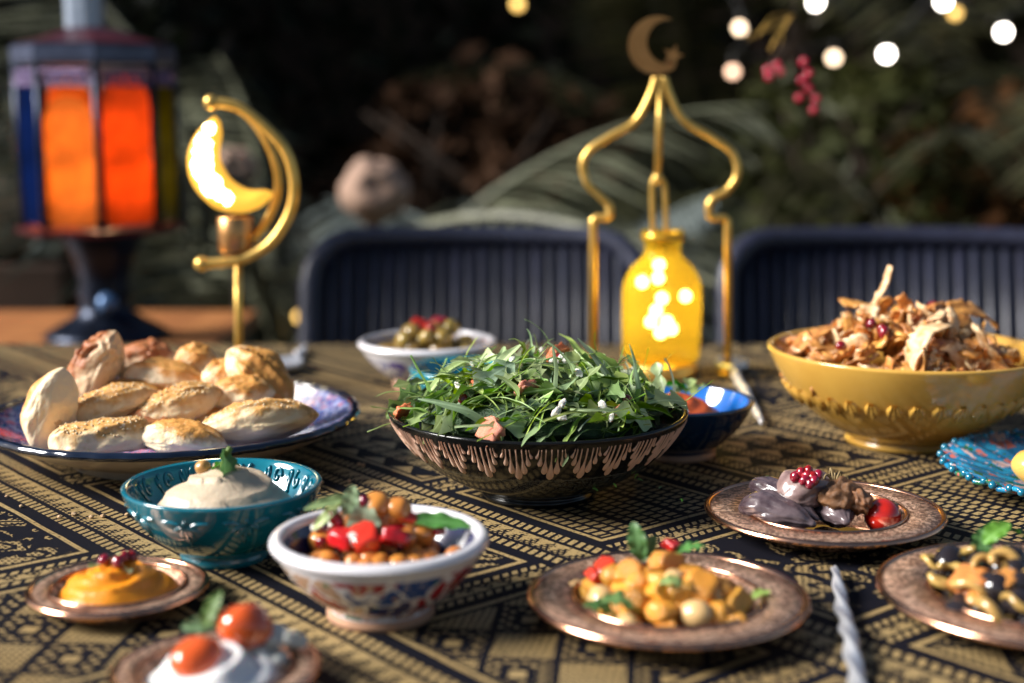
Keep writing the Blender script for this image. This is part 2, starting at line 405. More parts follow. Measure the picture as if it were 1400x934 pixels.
def cloth_material():
    m, nt, b = nodes_for('black and gold woven cloth')
    tc = nt.nodes.new('ShaderNodeTexCoord')
    nz0 = ntex(nt, tc.outputs['Object'], 9, 2)
    sep = nt.nodes.new('ShaderNodeSeparateXYZ'); nt.links.new(tc.outputs['Object'], sep.inputs[0])
    x, y = X(nt, sep.outputs[0]), X(nt, sep.outputs[1])
    wob = (X(nt, nz0.outputs['Fac']) - .5) * .006
    c, s = math.cos(R(50)), math.sin(R(50))
    u = x * c - y * s + wob; v = x * s + y * c + wob
    PV, PU, BV, BU = .215, .208, .060, .034
    fv = (v - .380).mod(PV); fu = (u + .684).mod(PU)
    iv = ((v - .380) * (1 / PV)).floor(); iu = ((u + .684) * (1 / PU)).floor()
    inbv = fv.lt(BV); inbu = fu.lt(BU)
    rowm = (v * (1 / .0034)).floor()
    micro = ((u * (1 / .0056) + rowm * .5).fract().lt(.55)) * ((v * (1 / .0034)).fract().lt(.58))
    # borders: bold dark lines, dashed rows, a toothed middle row
    def border(f, B, al):
        t = f * (1 / B)
        bold = t.lt(.13).max(t.gt(.29) * t.lt(.36)).max(t.gt(.64) * t.lt(.71)).max(t.gt(.88))
        side = (t.gt(.13) * t.lt(.29)).max(t.gt(.71) * t.lt(.88))
        dash = (al * (1 / .0078) + t * 3).fract().lt(.40)
        tooth = ((al * (1 / .015)).fract() - .5).abs() * 2
        mid = t.gt(.36) * t.lt(.64) * ((t - .36) * 3.57).lt(tooth)
        return bold.max(side * dash).max(mid * (micro.inv().max(.0)))
    dv = border(fv, BV, u); du = border(fu, BU, v)
    pu = (fu - BU) * (1 / (PU - BU)); pv = (fv - BV) * (1 / (PV - BV))
    a = (pu - .5).abs() * 2; bb = (pv - .5).abs() * 2
    # A: lattice of diamonds
    lp = (u + v) * (1 / .058); lq = (u - v) * (1 / .058)
    fp, fq = lp.fract(), lq.fract()
    lat = fp.lt(.11).max(fq.lt(.11))
    par = (lp.floor() + lq.floor()).mod(2.0).gt(.5)
    dm = (fp - .555).abs().max((fq - .555).abs())
    dots = ((u * (1 / .0072)).fract() - .5).abs().max(((v * (1 / .0072)).fract() - .5).abs()).lt(.27)
    core = dm.lt(.12).inv() * dm.lt(.24).max(dm.gt(.24) * dots.inv())
    motA = lat.max(par.sel(micro, core))
    # B: scrolls
    wv = nt.nodes.new('ShaderNodeVectorMath'); wv.operation = 'ADD'
    nz = ntex(nt, tc.outputs['Object'], 26, 2, .5)
    nt.links.new(tc.outputs['Object'], wv.inputs[0])
    sc = nt.nodes.new('ShaderNodeVectorMath'); sc.operation = 'SCALE'; sc.inputs[3].default_value = .04
    nt.links.new(nz.outputs['Color'], sc.inputs[0]); nt.links.new(sc.outputs[0], wv.inputs[1])
    ve = vtex(nt, wv.outputs[0], 26, 'DISTANCE_TO_EDGE'); vf = vtex(nt, wv.outputs[0], 26, 'F1')
    rr = X(nt, vf.outputs['Distance'])
    motB = X(nt, ve.outputs['Distance']).lt(.09).max(((rr * 6.0).fract()).lt(.40)).max(micro * rr.gt(.22))
    # C: basket rows between thin lines
    c1 = (v * (1 / .0125)).fract()
    c2 = (u * (1 / .0085) + (v * (1 / .0125)).floor() * .5).fract()
    motC = c1.lt(.26).max(c2.lt(.40)).max(((v * (1 / .05)).fract()).lt(.14))
    # D: rows of plain gold triangles over stitched rows
    rowv = (v * (1 / .040)).fract()
    tr = ((u * (1 / .040)).fract() - .5).abs() * 2
    upper = rowv.gt(.55)
    tri = ((rowv - .55) * 2.2).lt(tr.inv())
    motD = rowv.lt(.10).max((rowv - .55).abs().lt(.04)).max(upper.sel(tri.inv(), micro.max(((u * (1 / .020)).fract()).lt(.2))))
    idx = (iu * 3.0 + iv * 5.0).mod(4.0)
    panel = idx.lt(.5).sel(motA, idx.lt(1.5).sel(motB, idx.lt(2.5).sel(motC, motD)))
    edge = a.max(bb)
    panel = edge.gt(.95).max(edge.lt(.87) * panel).max(edge.lt(.90) * edge.gt(.86))
    dark = inbv.sel(dv, inbu.sel(du, panel))
    # woven grain
    g1 = ((u * (1 / .0019)).fract() - .5).abs(); g2 = ((v * (1 / .0019)).fract() - .5).abs()
    weave = (g1 + g2)
    sp = ntex(nt, tc.outputs['Object'], 420, 2, .7)
    wear = ntex(nt, tc.outputs['Object'], 5, 4, .6)
    fleck = X(nt, sp.outputs['Fac']).gt(.60)
    dark2 = dark.max(fleck * .85)
    gold = ramp(nt, wear.outputs['Fac'], [(.3, (.31, .205, .078)), (.7, (.47, .345, .16))])
    gold = mixc(nt, weave * .45, gold, (.20, .13, .05))
    navy = mixc(nt, X(nt, sp.outputs['Fac']), (.004, .0045, .008), (.012, .012, .017))
    col = mixc(nt, dark2, gold, navy)
    nt.links.new(col, b.inputs['Base Color'])
    nt.links.new((dark2 * .12 + .44).s, b.inputs['Roughness'])
    nt.links.new((dark2.inv() * .35 + .06).s, b.inputs['Specular IOR Level'])
    hgt = dark2.inv() * .8 + weave * .6 + X(nt, wear.outputs['Fac']) * 7.0 + (X(nt, ntex(nt, tc.outputs['Object'], 2.3, 3, .5, .6).outputs['Fac']) - .5).abs() * 22.0
    bump(nt, b, hgt.s, .5, .0006)
    return m
def cloth_z(x, y): return 0
NX, NY = 92, 60
def drape(x, y, z):
    ox = max(TX0 - x, x - TX1, 0); oy = max(TY0 - y, y - TY1, 0)
    cx, cyy = min(max(x, TX0), TX1), min(max(y, TY0), TY1)
    f = .014 * math.sin(x * 19 + 2 * math.sin(y * 7)) + .010 * math.sin(y * 23)
    dz = -(ox + oy)
    k = min(1, (ox + oy) / .12)
    sx = (1 if x > TX1 else -1) * (min(ox, .006) + k * (.012 + f)) if ox else 0
    sy = (1 if y > TY1 else -1) * (min(oy, .006) + k * (.012 + f)) if oy else 0
    return (cx + sx, cyy + sy, TZ + (dz if dz else 0) - (0 if (ox + oy) else 0))
xs = [TX0 - .26 + .02 * k for k in range(14)] + [TX0 + (TX1 - TX0) * k / 60 for k in range(61)][1:] + [TX1 + .02 * k for k in range(1, 14)]
ys = [TY0 - .26 + .02 * k for k in range(14)] + [TY0 + (TY1 - TY0) * k / 40 for k in range(41)][1:] + [TY1 + .02 * k for k in range(1, 14)]
V = [drape(x, y, 0) for y in ys for x in xs]; n_ = len(xs)
F = [(j * n_ + i, j * n_ + i + 1, (j + 1) * n_ + i + 1, (j + 1) * n_ + i) for j in range(len(ys) - 1) for i in range(n_ - 1)]
tag(obj('tablecloth', mesh_of('tablecloth', V, F), cloth_material()), 'black and gold woven tablecloth with diamond, scroll and stripe panels', 'tablecloth')

# ================================================================== ceramics
def arc_bowl(Rr, h, fr, phi=68, th=.0045, foot=.006, n=14, lip=1.0):
    ph = R(phi); k0 = math.asin(min(.95, fr * .92 / Rr * math.sin(ph)))
    def pt(t):                  # outer wall, t 0..1
        a = k0 + (ph - k0) * t
        r = Rr * math.sin(a) / math.sin(ph)
        z = foot + (h - foot) * (math.cos(k0) - math.cos(a)) / (math.cos(k0) - math.cos(ph))
        return r, z
    outer = [(0, .003), (fr * .86, .003), (fr * .9, 0), (fr, 0), (fr * .985, foot * .7)] + [pt(k / n) for k in range(n + 1)]
    r1, z1 = outer[-1]
    rim = [(r1 + .0004 * lip, z1 + th * .35), (r1 - th * .3, z1 + th * .62), (r1 - th * .8, z1 + th * .45)]
    inner = []
    for k in range(n, -1, -1):
        r, z = pt(k / n); inner.append((max(0, r - th), z + th * .35 + (1 - k / n) * th * .4))
    return outer + rim + inner + [(0, inner[-1][1])], pt, (lambda t: (pt(t)[0] - th, pt(t)[1] + th * .35 + (1 - t) * th * .4))
def on_wall(ptf, ang, t, off):  # point on a wall of revolution, lifted by off along its outward normal
    r, z = ptf(t); r2, z2 = ptf(min(1.0, t + .01)); r1, z1 = ptf(max(0, t - .01))
    d = Vector((r2 - r1, z2 - z1)).normalized(); nr, nz = d.y, -d.x
    r += nr * off; z += nz * off
    return (r * math.cos(ang), r * math.sin(ang), z)
def drop(ptf, path, widths, lift, side=1):   # raised slip stroke along a path of (angle, t)
    V, F = [], []
    for i, ((a, t), w) in enumerate(zip(path, widths)):
        j = min(i + 1, len(path) - 1); k = max(i - 1, 0)
        r = ptf(t)[0]; da = (path[j][0] - path[k][0]) * r; dt = (path[j][1] - path[k][1]) * .09
        L = math.hypot(da, dt) or 1; na, ntt = -dt / L, da / L
        for q, lf in ((-1, -.0004), (-.6, lift * .8), (0, lift), (.6, lift * .8), (1, -.0004)):
            V.append(on_wall(ptf, a + na * q * w / r, t + ntt * q * w / .09, lf * side * (1 if w > 1e-5 else 0)))
    for i in range(len(path) - 1):
        for q in range(4): F.append((i * 5 + q, i * 5 + q + 1, (i + 1) * 5 + q + 1, (i + 1) * 5 + q))
    return V, F
def glaze(name, c1, c2=None, rough=.12, coat=.6, **k): return mat(name, c1, c2, rough, coat=coat, **k)

# --- black salad bowl with clay coloured slip drops
SX, SY = .020, 1.076
prof, ptS, inS = arc_bowl(.1155, .066, .045, 72, .004)
sb = thing('salad_bowl', 'black glazed bowl with tan drop pattern holding the green salad', 'bowl', (SX, SY, TZ))
def black_glaze():
    m, nt, b = nodes_for('black glaze'); vec = coords(nt, 'Object', (1, 1, 1))
    sep = nt.nodes.new('ShaderNodeSeparateXYZ'); nt.links.new(vec, sep.inputs[0]); z = X(nt, sep.outputs[2])
    v = vtex(nt, vec, 170, 'DISTANCE_TO_EDGE'); nz = ntex(nt, vec, 190, 3, .6, 2)
    band = z.gt(.010) * z.lt(.036)
    line = (X(nt, nz.outputs['Fac']) - .5).abs().lt(.035) * band
    bands = ((z - .0115).abs().lt(.0006)).max((z - .0145).abs().lt(.0004)).max((z - .0345).abs().lt(.0003))
    mk = line.max(bands)
    nt.links.new(mixc(nt, mk, (.006, .006, .006), (.10, .10, .085)), b.inputs['Base Color'])
    b.inputs['Roughness'].default_value = .16; b.inputs['Specular IOR Level'].default_value = .35
    bump(nt, b, mk.s, .4, .0005); return m
m_black = black_glaze(); MATS['black glaze'] = m_black
obj('bowl_body', lathe_mesh('bowl_body', prof, 96), m_black, sb)
m_tan = mat('tan clay slip', (.78, .50, .36), (.68, .42, .30), .55, scale=90, bumps=.25, bscale=400, bdist=.0004)
NCL = 28; st = 2 * math.pi / NCL
strokes = [(0, .60, .0032, 0), (.205, .675, .0027, .13), (-.205, .675, .0027, .13), (.355, .775, .0021, .24), (-.355, .775, .0021, .24), (.45, .865, .0014, .36), (-.45, .865, .0014, .36)]
DM = []
for da, tb_, w, top in strokes:
    a1 = da * st * .98; a0 = da * st * .80 + (.10 * st if da > 0 else -.10 * st if da < 0 else 0) * 0
    path, ws = [], []
    for k in range(15):
        s = k / 14; t = .962 + (tb_ - .962) * s
        path.append((a0 + (a1 - a0) * s ** 1.6, t))
        prof_w = .17 + .83 * max(0, (s - .35) / .45) ** 1.3 if s < .8 else math.sqrt(max(0, 1 - ((s - .8) / .2) ** 2))
        ws.append(max(1e-6, w * min(1, prof_w)))
    ws[0] = w * .12
    DM.append(mesh_of('slip_drop', *drop(ptS, path, ws, .0009)))
for k in range(NCL):
    for d_ in DM: obj('slip_drop', d_, m_tan, sb, (0, 0, 0), (0, 0, k * st + .07))

# --- teal bowl with raised scrolls
m_teal = glaze('teal glaze', (.004, .165, .225), (.002, .10, .15), .10, .7, scale=25, bumps=.08, bscale=60)
def relief_bowl(name, label, loc, Rr, h, fr, m, flowers=10, swirls=18, phi=75, th=.004, cat='bowl'):
    prof, pt, inn = arc_bowl(Rr, h, fr, phi, th)
    t = thing(name, label, cat, (loc[0], loc[1], TZ))
    obj('bowl_body', lathe_mesh('bowl_body', prof, 80), m, t)
    petal = []
    for q in range(-3, 4):
        a1 = q * .075; t1 = .52 + .10 * abs(q); t0 = .80
        path = [(a1 * (.25 + .75 * s / 8), t0 + (t1 - t0) * s / 8) for s in range(9)]
        if abs(q) == 3: path = [(a1 * (.3 + .8 * s / 8), .83 + .03 * s / 8) for s in range(9)]
        ws = [.0024 * math.sin(math.pi * (s / 8 * .9 + .06)) for s in range(9)]
        petal.append(drop(pt, path, ws, .0013))
    ctr = drop(pt, [(-.02 + .04 * s / 8, .86) for s in range(9)], [.0021 * math.sin(math.pi * (s / 8)) + 1e-6 for s in range(9)], .0016)
    fm = mesh_of('flower_relief', *merge(*petal, ctr))
    for k in range(flowers): obj('flower_relief', fm, m, t, (0, 0, 0), (0, 0, 2 * math.pi * k / flowers + .12))
    def sw(ang):
        pts = [on_wall(inn, .02 + .13 * s * math.cos(ang + s * 7.2) * .5, .83 + .26 * s * math.sin(ang + s * 7.2) * .5, -.0002) for s in [i / 26 for i in range(27)]]
        tail = [on_wall(inn, .085 + .1 * q + .03 * math.sin(q * 5), .62 + .33 * q, -.0002) for q in [i / 8 for i in range(1, 9)]]
        return merge(tube(pts, .0014, 6), tube(tail, .0014, 6), tube([on_wall(inn, .16 + .012 * q, .74 + .06 * q, -.0002) for q in range(4)], [.0006, .0018, .0018, .0005], 5))
    sm = [mesh_of('scroll_relief', *sw(a)) for a in (0.5, 2.2)]
    for k in range(swirls): obj('scroll_relief', sm[k % 2], m, t, (0, 0, 0), (0, 0, 2 * math.pi * k / swirls))
    return t, pt
HX, HY, HH = -.193, .920, .049
relief_bowl('dip_bowl', 'teal glazed bowl with raised scrolls holding pale hummus', (HX, HY), .0655, HH, .03, m_teal)
# --- small teal bowl behind the salad
m_turq = glaze('turquoise glaze', (.01, .27, .34), (.006, .19, .26), .1, .7, scale=25)
relief_bowl('small_turquoise_bowl', 'small turquoise bowl tucked behind the salad', (-.043, 1.368), .057, .044, .026, m_turq, 8, 10)

# --- painted white bowls
def painted(name, base, dots, scale, zmin, zmax, seed=0.0):
    m, nt, b = nodes_for(name); vec = coords(nt, 'Object', 1.0)
    mp = nt.nodes.new('ShaderNodeMapping'); mp.inputs['Location'].default_value = (seed, seed * .7, 0); nt.links.new(vec, mp.inputs[0])
    nz = ntex(nt, mp.outputs[0], 70, 2)
    ad = nt.nodes.new('ShaderNodeVectorMath'); ad.operation = 'MULTIPLY_ADD'; ad.inputs[1].default_value = (.014,) * 3
    nt.links.new(nz.outputs['Color'], ad.inputs[0]); nt.links.new(mp.outputs[0], ad.inputs[2])
    v = vtex(nt, ad.outputs[0], scale); ve = vtex(nt, ad.outputs[0], scale, 'DISTANCE_TO_EDGE')
    hs = nt.nodes.new('ShaderNodeSeparateColor'); nt.links.new(v.outputs['Color'], hs.inputs[0])
    n = len(dots); col = ramp(nt, hs.outputs[0], [(k / n, c) for k, c in enumerate(dots)], 'CONSTANT')
    vo = vtex(nt, mp.outputs[0], scale * 2.7); h2 = nt.nodes.new('ShaderNodeSeparateColor'); nt.links.new(vo.outputs['Color'], h2.inputs[0])
    col2 = ramp(nt, h2.outputs[1], [(k / n, c) for k, c in enumerate(dots[::-1])], 'CONSTANT')
    col = mixc(nt, X(nt, vo.outputs['Distance']).lt(.30), col, col2)
    sep = nt.nodes.new('ShaderNodeSeparateXYZ'); nt.links.new(vec, sep.inputs[0]); z = X(nt, sep.outputs[2])
    mk = z.gt(zmin) * z.lt(zmax) * X(nt, ve.outputs['Distance']).gt(.05)
    nt.links.new(mixc(nt, mk, base, col), b.inputs['Base Color'])
    b.inputs['Roughness'].default_value = .16; b.inputs['Coat Weight'].default_value = .5; return m
WHT = (.72, .70, .72)
def white_bowl(label, loc, Rr, h, fr, m_out, m_in, phi=64):
    prof, pt, inn = arc_bowl(Rr, h, fr, phi, .0062, .007)
    i0 = len(prof) - 16
    t = thing('painted_bowl', label, 'bowl', (loc[0], loc[1], TZ))
    obj('bowl_body', lathe_mesh('bowl_body', prof[:-15], 80), m_out, t)
    obj('inner_glaze', lathe_mesh('inner_glaze', [(r - .0003, z + .0003) for r, z in prof[-16:-1]] + [(0, prof[-1][1] + .0003)], 80), m_in, t)
    rm = [(Rr - .0031 + .0047 * math.cos(a), h + .0005 + .0042 * math.sin(a)) for a in [2 * math.pi * k / 12 for k in range(13)]]
    obj('rim', lathe_mesh('rim', rm, 80), mat('white glaze', WHT, (.64, .62, .65), .14, coat=.5, scale=40), t)
    obj('foot_ring', lathe_mesh('foot_ring', [(fr * .9, .0), (fr * 1.03, .0), (fr * 1.04, .0055), (fr * .9, .0055), (fr * .9, 0)], 64), mat('bare clay', (.5, .28, .17), rough=.8, scale=60), t)
    return pt
WX, WY, WH = -.078, .809, .046
NAV, RED, GRN, TAN = (.012, .02, .12), (.34, .015, .025), (.015, .14, .06), (.46, .28, .18)
white_bowl('white bowl painted with red, green and navy flowers holding chickpea salad', (WX, WY), .0635, WH, .031,
    painted('flower paint', WHT, [TAN, RED, (.55, .42, .34), GRN, TAN, NAV, (.03, .08, .26), RED], 52, .006, WH - .007), painted('navy inside', (.012, .014, .07), [(.012, .014, .07), (.01, .01, .05), (.6, .6, .65), (.02, .02, .1)], 90, 0, WH - .012))
BX, BY, BH = -.090, 1.500, .047
white_bowl('white bowl painted with blue flowers holding mixed olives', (BX, BY), .0735, BH, .036,
    painted('blue flower paint', WHT, [WHT, (.06, .08, .40), (.4, .4, .55), (.05, .16, .36), (.12, .08, .34), WHT], 42, .006, BH - .01, 3.0), mat('plain inner glaze', (.45, .38, .36), rough=.2, coat=.5))

# --- yellow bowl
YX, YY, YH = .353, 1.252, .083
m_yel = glaze('mustard glaze', (.60, .345, .065), (.52, .28, .05), .18, .5, scale=14, bumps=.06, bscale=40)
prof, ptY, inY = arc_bowl(.1225, YH, .052, 70, .005)
yb = thing('yellow_bowl', 'large mustard yellow bowl with a raised leaf band holding crisp bread salad', 'bowl', (YX, YY, TZ))
obj('bowl_body', lathe_mesh('bowl_body', prof, 96), m_yel, yb)
YM = []
for q, (t1, w) in ((0, (.52, .0036)), (1, (.58, .0032)), (-1, (.58, .0032))):
    sy = 2 * math.pi / 36
    path = [(q * sy * .30 * (.35 + .65 * s / 8), .70 + (t1 - .70) * s / 8) for s in range(9)]
    YM.append(mesh_of('leaf_relief', *drop(ptY, path, [max(1e-6, w * math.sin(math.pi * min(1, (s / 8) ** 1.3 * .93 + .05))) for s in range(9)], .0030)))
for k in range(36):
    for d_ in YM: obj('leaf_relief', d_, m_yel, yb, (0, 0, 0), (0, 0, k * 2 * math.pi / 36))

# --- blue bowl
UX, UY, UH = .142, 1.202, .047
prof, ptU, inU = arc_bowl(.066, UH, .033, 66, .0045)
ub = thing('blue_bowl', 'dark blue bowl with a bright blue inside holding red dip', 'bowl', (UX, UY, TZ))
obj('bowl_body', lathe_mesh('bowl_body', prof[:-15], 80), glaze('midnight glaze', (.006, .035, .085), (.004, .02, .05), .15, .6), ub)
obj('inner_glaze', lathe_mesh('inner_glaze', prof[-16:], 80), glaze('cobalt glaze', (.015, .16, .52), (.01, .09, .36), .08, .8), ub)
obj('foot_ring', lathe_mesh('foot_ring', [(.029, 0), (.0345, 0), (.0345, .0055), (.029, .0055), (.029, 0)], 64), MATS['bare clay'], ub)

# --- bread platter
PX, PY = -.291, 1.198
fl = painted('platter flowers', (.30, .34, .52), [(.02, .06, .28), (.40, .42, .62), (.5, .16, .22), (.03, .16, .38), (.04, .09, .34), (.10, .07, .30), (.30, .36, .60), (.02, .05, .22)], 170, 0, 1, 5.0)
pt_ = thing('bread_platter', 'wide flower painted platter with a navy rim under the pastries', 'platter', (PX, PY, TZ))
und = [(0, .004), (.078, .004), (.08, 0), (.088, 0), (.090, .006), (.115, .014), (.140, .025), (.1555, .0345)]
top = [(.1555, .0385), (.140, .030), (.115, .0185), (.092, .0105), (.06, .009), (0, .009)]
obj('plate_body', lathe_mesh('plate_body', und, 96), mat('cream glaze', (.62, .53, .44), (.52, .43, .35), .25, coat=.3, scale=20), pt_)
obj('painted_face', lathe_mesh('painted_face', top, 96), fl, pt_)
def scal(r, z, a): return r * (1 + .004 * math.sin(a * 40)), z
obj('rim', lathe_mesh('rim', [(.1552 + .0042 * math.cos(a), .0368 + .0036 * math.sin(a)) for a in [2 * math.pi * k / 12 for k in range(13)]], 160, scal), glaze('navy glaze', (.006, .012, .03), (.004, .008, .02), .1, .6), pt_)

# --- turquoise scalloped plate at the yellow bowl
bx, by = .456, 1.075
tp = thing('turquoise_plate', 'ornate turquoise plate with beaded scalloped edge and pink flowers', 'plate', (bx, by, TZ))
def scal2(r, z, a): return r * (1 + .035 * (r / .113) ** 6 * abs(math.sin(a * 15))), z + .002 * (r / .113) ** 6 * math.sin(a * 30)
obj('plate_body', lathe_mesh('plate_body', [(0, .003), (.055, .003), (.058, 0), (.064, 0), (.066, .006), (.09, .013), (.113, .020), (.1135, .0225), (.112, .0235), (.09, .0165), (.068, .0105), (.04, .0095), (0, .0095)], 180, scal2), painted('turquoise paint', (.01, .19, .36), [(.01, .16, .33), (.015, .24, .42), (.45, .12, .10), (.01, .19, .36), (.55, .38, .36), (.02, .12, .05), (.02, .28, .48), (.008, .14, .3)], 85, .009, 1, 9.0), tp)
bead = ico('rim_bead', 2, lambda c: c * .0032)
for k in range(60):
    a = 2 * math.pi * k / 60; rr = .1135 * (1 + .035 * abs(math.sin(a * 15)))
    obj('rim_bead', bead, glaze('turquoise bead', (.01, .17, .26), (.006, .10, .18), .08, .8), tp, (rr * math.cos(a), rr * math.sin(a), .0225))

# --- engraved copper plates
def copper():
    m, nt, b = nodes_for('engraved copper'); vec = coords(nt)
    sep = nt.nodes.new('ShaderNodeSeparateXYZ'); nt.links.new(vec, sep.inputs[0])
    r2 = X(nt, sep.outputs[0]); r2 = (r2 * r2 + X(nt, sep.outputs[1]) * X(nt, sep.outputs[1])).op('SQRT')
    nz = ntex(nt, vec, 150, 2, .5, 1.5); v = vtex(nt, vec, 250)
    eng = (X(nt, nz.outputs['Fac']) - .5).abs().lt(.06).max(X(nt, v.outputs['Distance']).lt(.36))
    w = ntex(nt, vec, 40, 4)
    base = ramp(nt, w.outputs['Fac'], [(.3, (.86, .50, .33)), (.7, (.96, .66, .46))])
    nt.links.new(mixc(nt, eng * r2.gt(.034) * .8, base, (.13, .055, .035)), b.inputs['Base Color'])
    b.inputs['Metallic'].default_value = .72; nt.links.new((X(nt, w.outputs['Fac']) * .25 + .30).s, b.inputs['Roughness'])
    bump(nt, b, (eng.inv() + X(nt, w.outputs['Fac']) * .5).s, .5, .0007); return m
m_cop = copper(); m_copp = mat('polished copper', (.80, .43, .27), (.66, .33, .2), .18, 1.0, scale=60, bumps=.05, bscale=300)
def copper_plate(label, c, Rr, h=.018, well=.66):
    t = thing('copper_plate', label, 'plate', (c[0], c[1], TZ))
    w = Rr * well
    obj('plate_body', lathe_mesh('plate_body', [(0, 0), (w * .86, 0), (w * .95, .002), (w * 1.03, h * .72), (Rr * .99, h - .003), (Rr * .99, h - .001), (w * 1.02, h * .9), (w * .95, .0045), (w * .84, .0025), (0, .0025)], 110), m_cop, t)
    obj('rolled_rim', lathe_mesh('rolled_rim', [(Rr - .0022 + .0024 * math.cos(a), h - .002 + .0022 * math.sin(a)) for a in [2 * math.pi * k / 10 for k in range(11)]], 110), m_copp, t)
    obj('well_ring', lathe_mesh('well_ring', [(w * 1.02 + .0011 * math.cos(a), h * .9 + .0007 + .0011 * math.sin(a)) for a in [2 * math.pi * k / 8 for k in range(9)]], 110), m_copp, t)
    return t
C1, C2, C3, C0, CW = (.091, .796), (.221, .974), (.311, .802), (-.238, .824), (-.153, .697)
copper_plate('engraved copper plate heaped with potato and bean salad', C1, .082)
copper_plate('engraved copper plate of stuffed aubergines and a cherry tomato', C2, .084)
copper_plate('engraved copper plate of sliced mushrooms and black olives', C3, .094)
copper_plate('small copper plate under the orange puree', C0, .054, .014, .72)
copper_plate('small copper plate under the white yoghurt cheese', CW, .054, .014, .72)

# ================================================================== leaves for food
def leaf_mesh(name, L, W, seed, kind='oval', curl=.5, twist=.5, fold=.35, n=18):
    r = random.Random(seed); V, F = [], []
    ph = r.uniform(0, 6.28)
    pos = Vector((0, 0, 0)); ang = r.uniform(-.1, .25); tw0 = r.uniform(-twist, twist); yaw = 0
    for i in range(n + 1):
        s = i / n
        if kind == 'rocket':
            if s < .34: w = .055 + .02 * s
            else:
                q = (s - .34) / .66
                w = (.30 + .7 * q) * math.sin(math.pi * min(1, q * .93 + .05)) ** .6 * (.66 + .34 * math.cos(q * 15 + ph))
                w = max(w, .08)
        elif kind == 'blade': w = .12 + .5 * math.sin(math.pi * s) ** .8
        elif kind == 'stalk': w = .5
        else: w = math.sin(math.pi * (s * .94 + .03)) ** .75
        if i == n: w = .04
        a = tw0 * s + twist * .4 * math.sin(s * 3 + ph)
        side = Vector((-math.sin(yaw) * math.cos(a), math.cos(yaw) * math.cos(a), math.sin(a)))
        nrm = Vector((0, 0, 1))
        rf = .13 * W * w * math.sin(s * 21 + ph)
        for q in (-1, -.5, 0, .5, 1):
            V.append(tuple(pos + side * (q * W * .5 * w) + nrm * (abs(q) * fold * W * .5 * w + (rf if abs(q) == 1 else 0))))
        ang -= curl * (1 / n) * (1.2 + .6 * math.sin(s * 5 + ph)); yaw += r.uniform(-.06, .06) + twist * .02 * math.sin(ph)
        pos = pos + Vector((math.cos(ang) * math.cos(yaw), math.cos(ang) * math.sin(yaw), math.sin(ang))) * (L / n)
    xs = sum(v[0] for v in V) / len(V); zs = sum(v[2] for v in V) / len(V)
    V = [(x - xs, y, z - zs) for x, y, z in V]
    for i in range(n):
        for q in range(4): F.append((i * 5 + q, i * 5 + q + 1, (i + 1) * 5 + q + 1, (i + 1) * 5 + q))
    return mesh_of(name, V, F)
def green(name, top, under, rough=.36, trans=.32, rand=.42):
    m, nt, b = nodes_for(name); MATS[name] = m; vec = coords(nt)
    nz = ntex(nt, vec, 160, 4); g = nt.nodes.new('ShaderNodeNewGeometry')
    sep = nt.nodes.new('ShaderNodeSeparateXYZ'); nt.links.new(vec, sep.inputs[0])
    vein = (X(nt, sep.outputs[1]).abs().lt(.0006)) * .55
    col = mixc(nt, g.outputs['Backfacing'], top, under)
    col = mixc(nt, vein, col, tuple(min(1, c * 1.6 + .08) for c in under))
    col = mixc(nt, X(nt, nz.outputs['Fac']) * .5, col, tuple(c * .4 for c in top))
    oi = nt.nodes.new('ShaderNodeObjectInfo'); hs = nt.nodes.new('ShaderNodeHueSaturation'); rr = X(nt, oi.outputs['Random'])
    nt.links.new(((rr * (2.6 * rand) + (1 - rand))).s, hs.inputs['Value']); nt.links.new(((rr * 5.7).fract() * .05 + .462).s, hs.inputs['Hue'])
    nt.links.new(((rr * 3.3).fract() * .5 + .78).s, hs.inputs['Saturation'])
    nt.links.new(col, hs.inputs['Color']); nt.links.new(hs.outputs[0], b.inputs['Base Color'])
    b.inputs['Roughness'].default_value = rough; b.inputs['Specular IOR Level'].default_value = .5
    bump(nt, b, nz.outputs['Fac'], .3, .0006)
    tr = nt.nodes.new('ShaderNodeBsdfTranslucent'); ms = nt.nodes.new('ShaderNodeMixShader'); ms.inputs[0].default_value = trans
    nt.links.new(hs.outputs[0], tr.inputs[0]); nt.links.new(b.outputs[0], ms.inputs[1]); nt.links.new(tr.outputs[0], ms.inputs[2])
    nt.links.new(ms.outputs[0], nt.nodes['Material Output'].inputs[0]); return m
m_rocket = green('rocket leaf', (.135, .27, .03), (.32, .45, .19))
m_mint = green('mint leaf', (.06, .22, .035), (.15, .32, .10), .5)
m_sage = green('pale sage leaf', (.24, .36, .20), (.32, .44, .28), .5, rand=.1)
m_lime = green('lime leaf', (.20, .34, .05), (.28, .42, .12), .45)

# ---------------- the salad
SR, SZ0, SHH = .108, TZ + .064, .038
def sdome(r): return SZ0 + SHH * (1 - (r / SR) ** 2.2)
salad = thing('rocket_salad', 'heaped green rocket leaf salad in the black bowl', 'salad', (SX, SY, SZ0))
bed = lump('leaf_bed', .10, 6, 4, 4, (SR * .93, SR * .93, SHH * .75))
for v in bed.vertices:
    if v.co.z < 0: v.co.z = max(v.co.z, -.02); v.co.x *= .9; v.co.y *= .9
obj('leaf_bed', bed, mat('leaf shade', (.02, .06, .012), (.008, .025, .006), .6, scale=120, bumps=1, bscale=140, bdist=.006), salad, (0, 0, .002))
LV = [leaf_mesh('leaf', rnd.uniform(.045, .075), rnd.uniform(.020, .034), 100 + k, 'rocket', rnd.uniform(.2, 1.6), rnd.uniform(.2, 1.2)) for k in range(16)]
LV += [leaf_mesh('leaf', rnd.uniform(.05, .075), rnd.uniform(.010, .016), 130 + k, 'blade', rnd.uniform(.2, 1.4), rnd.uniform(.1, .9)) for k in range(8)]
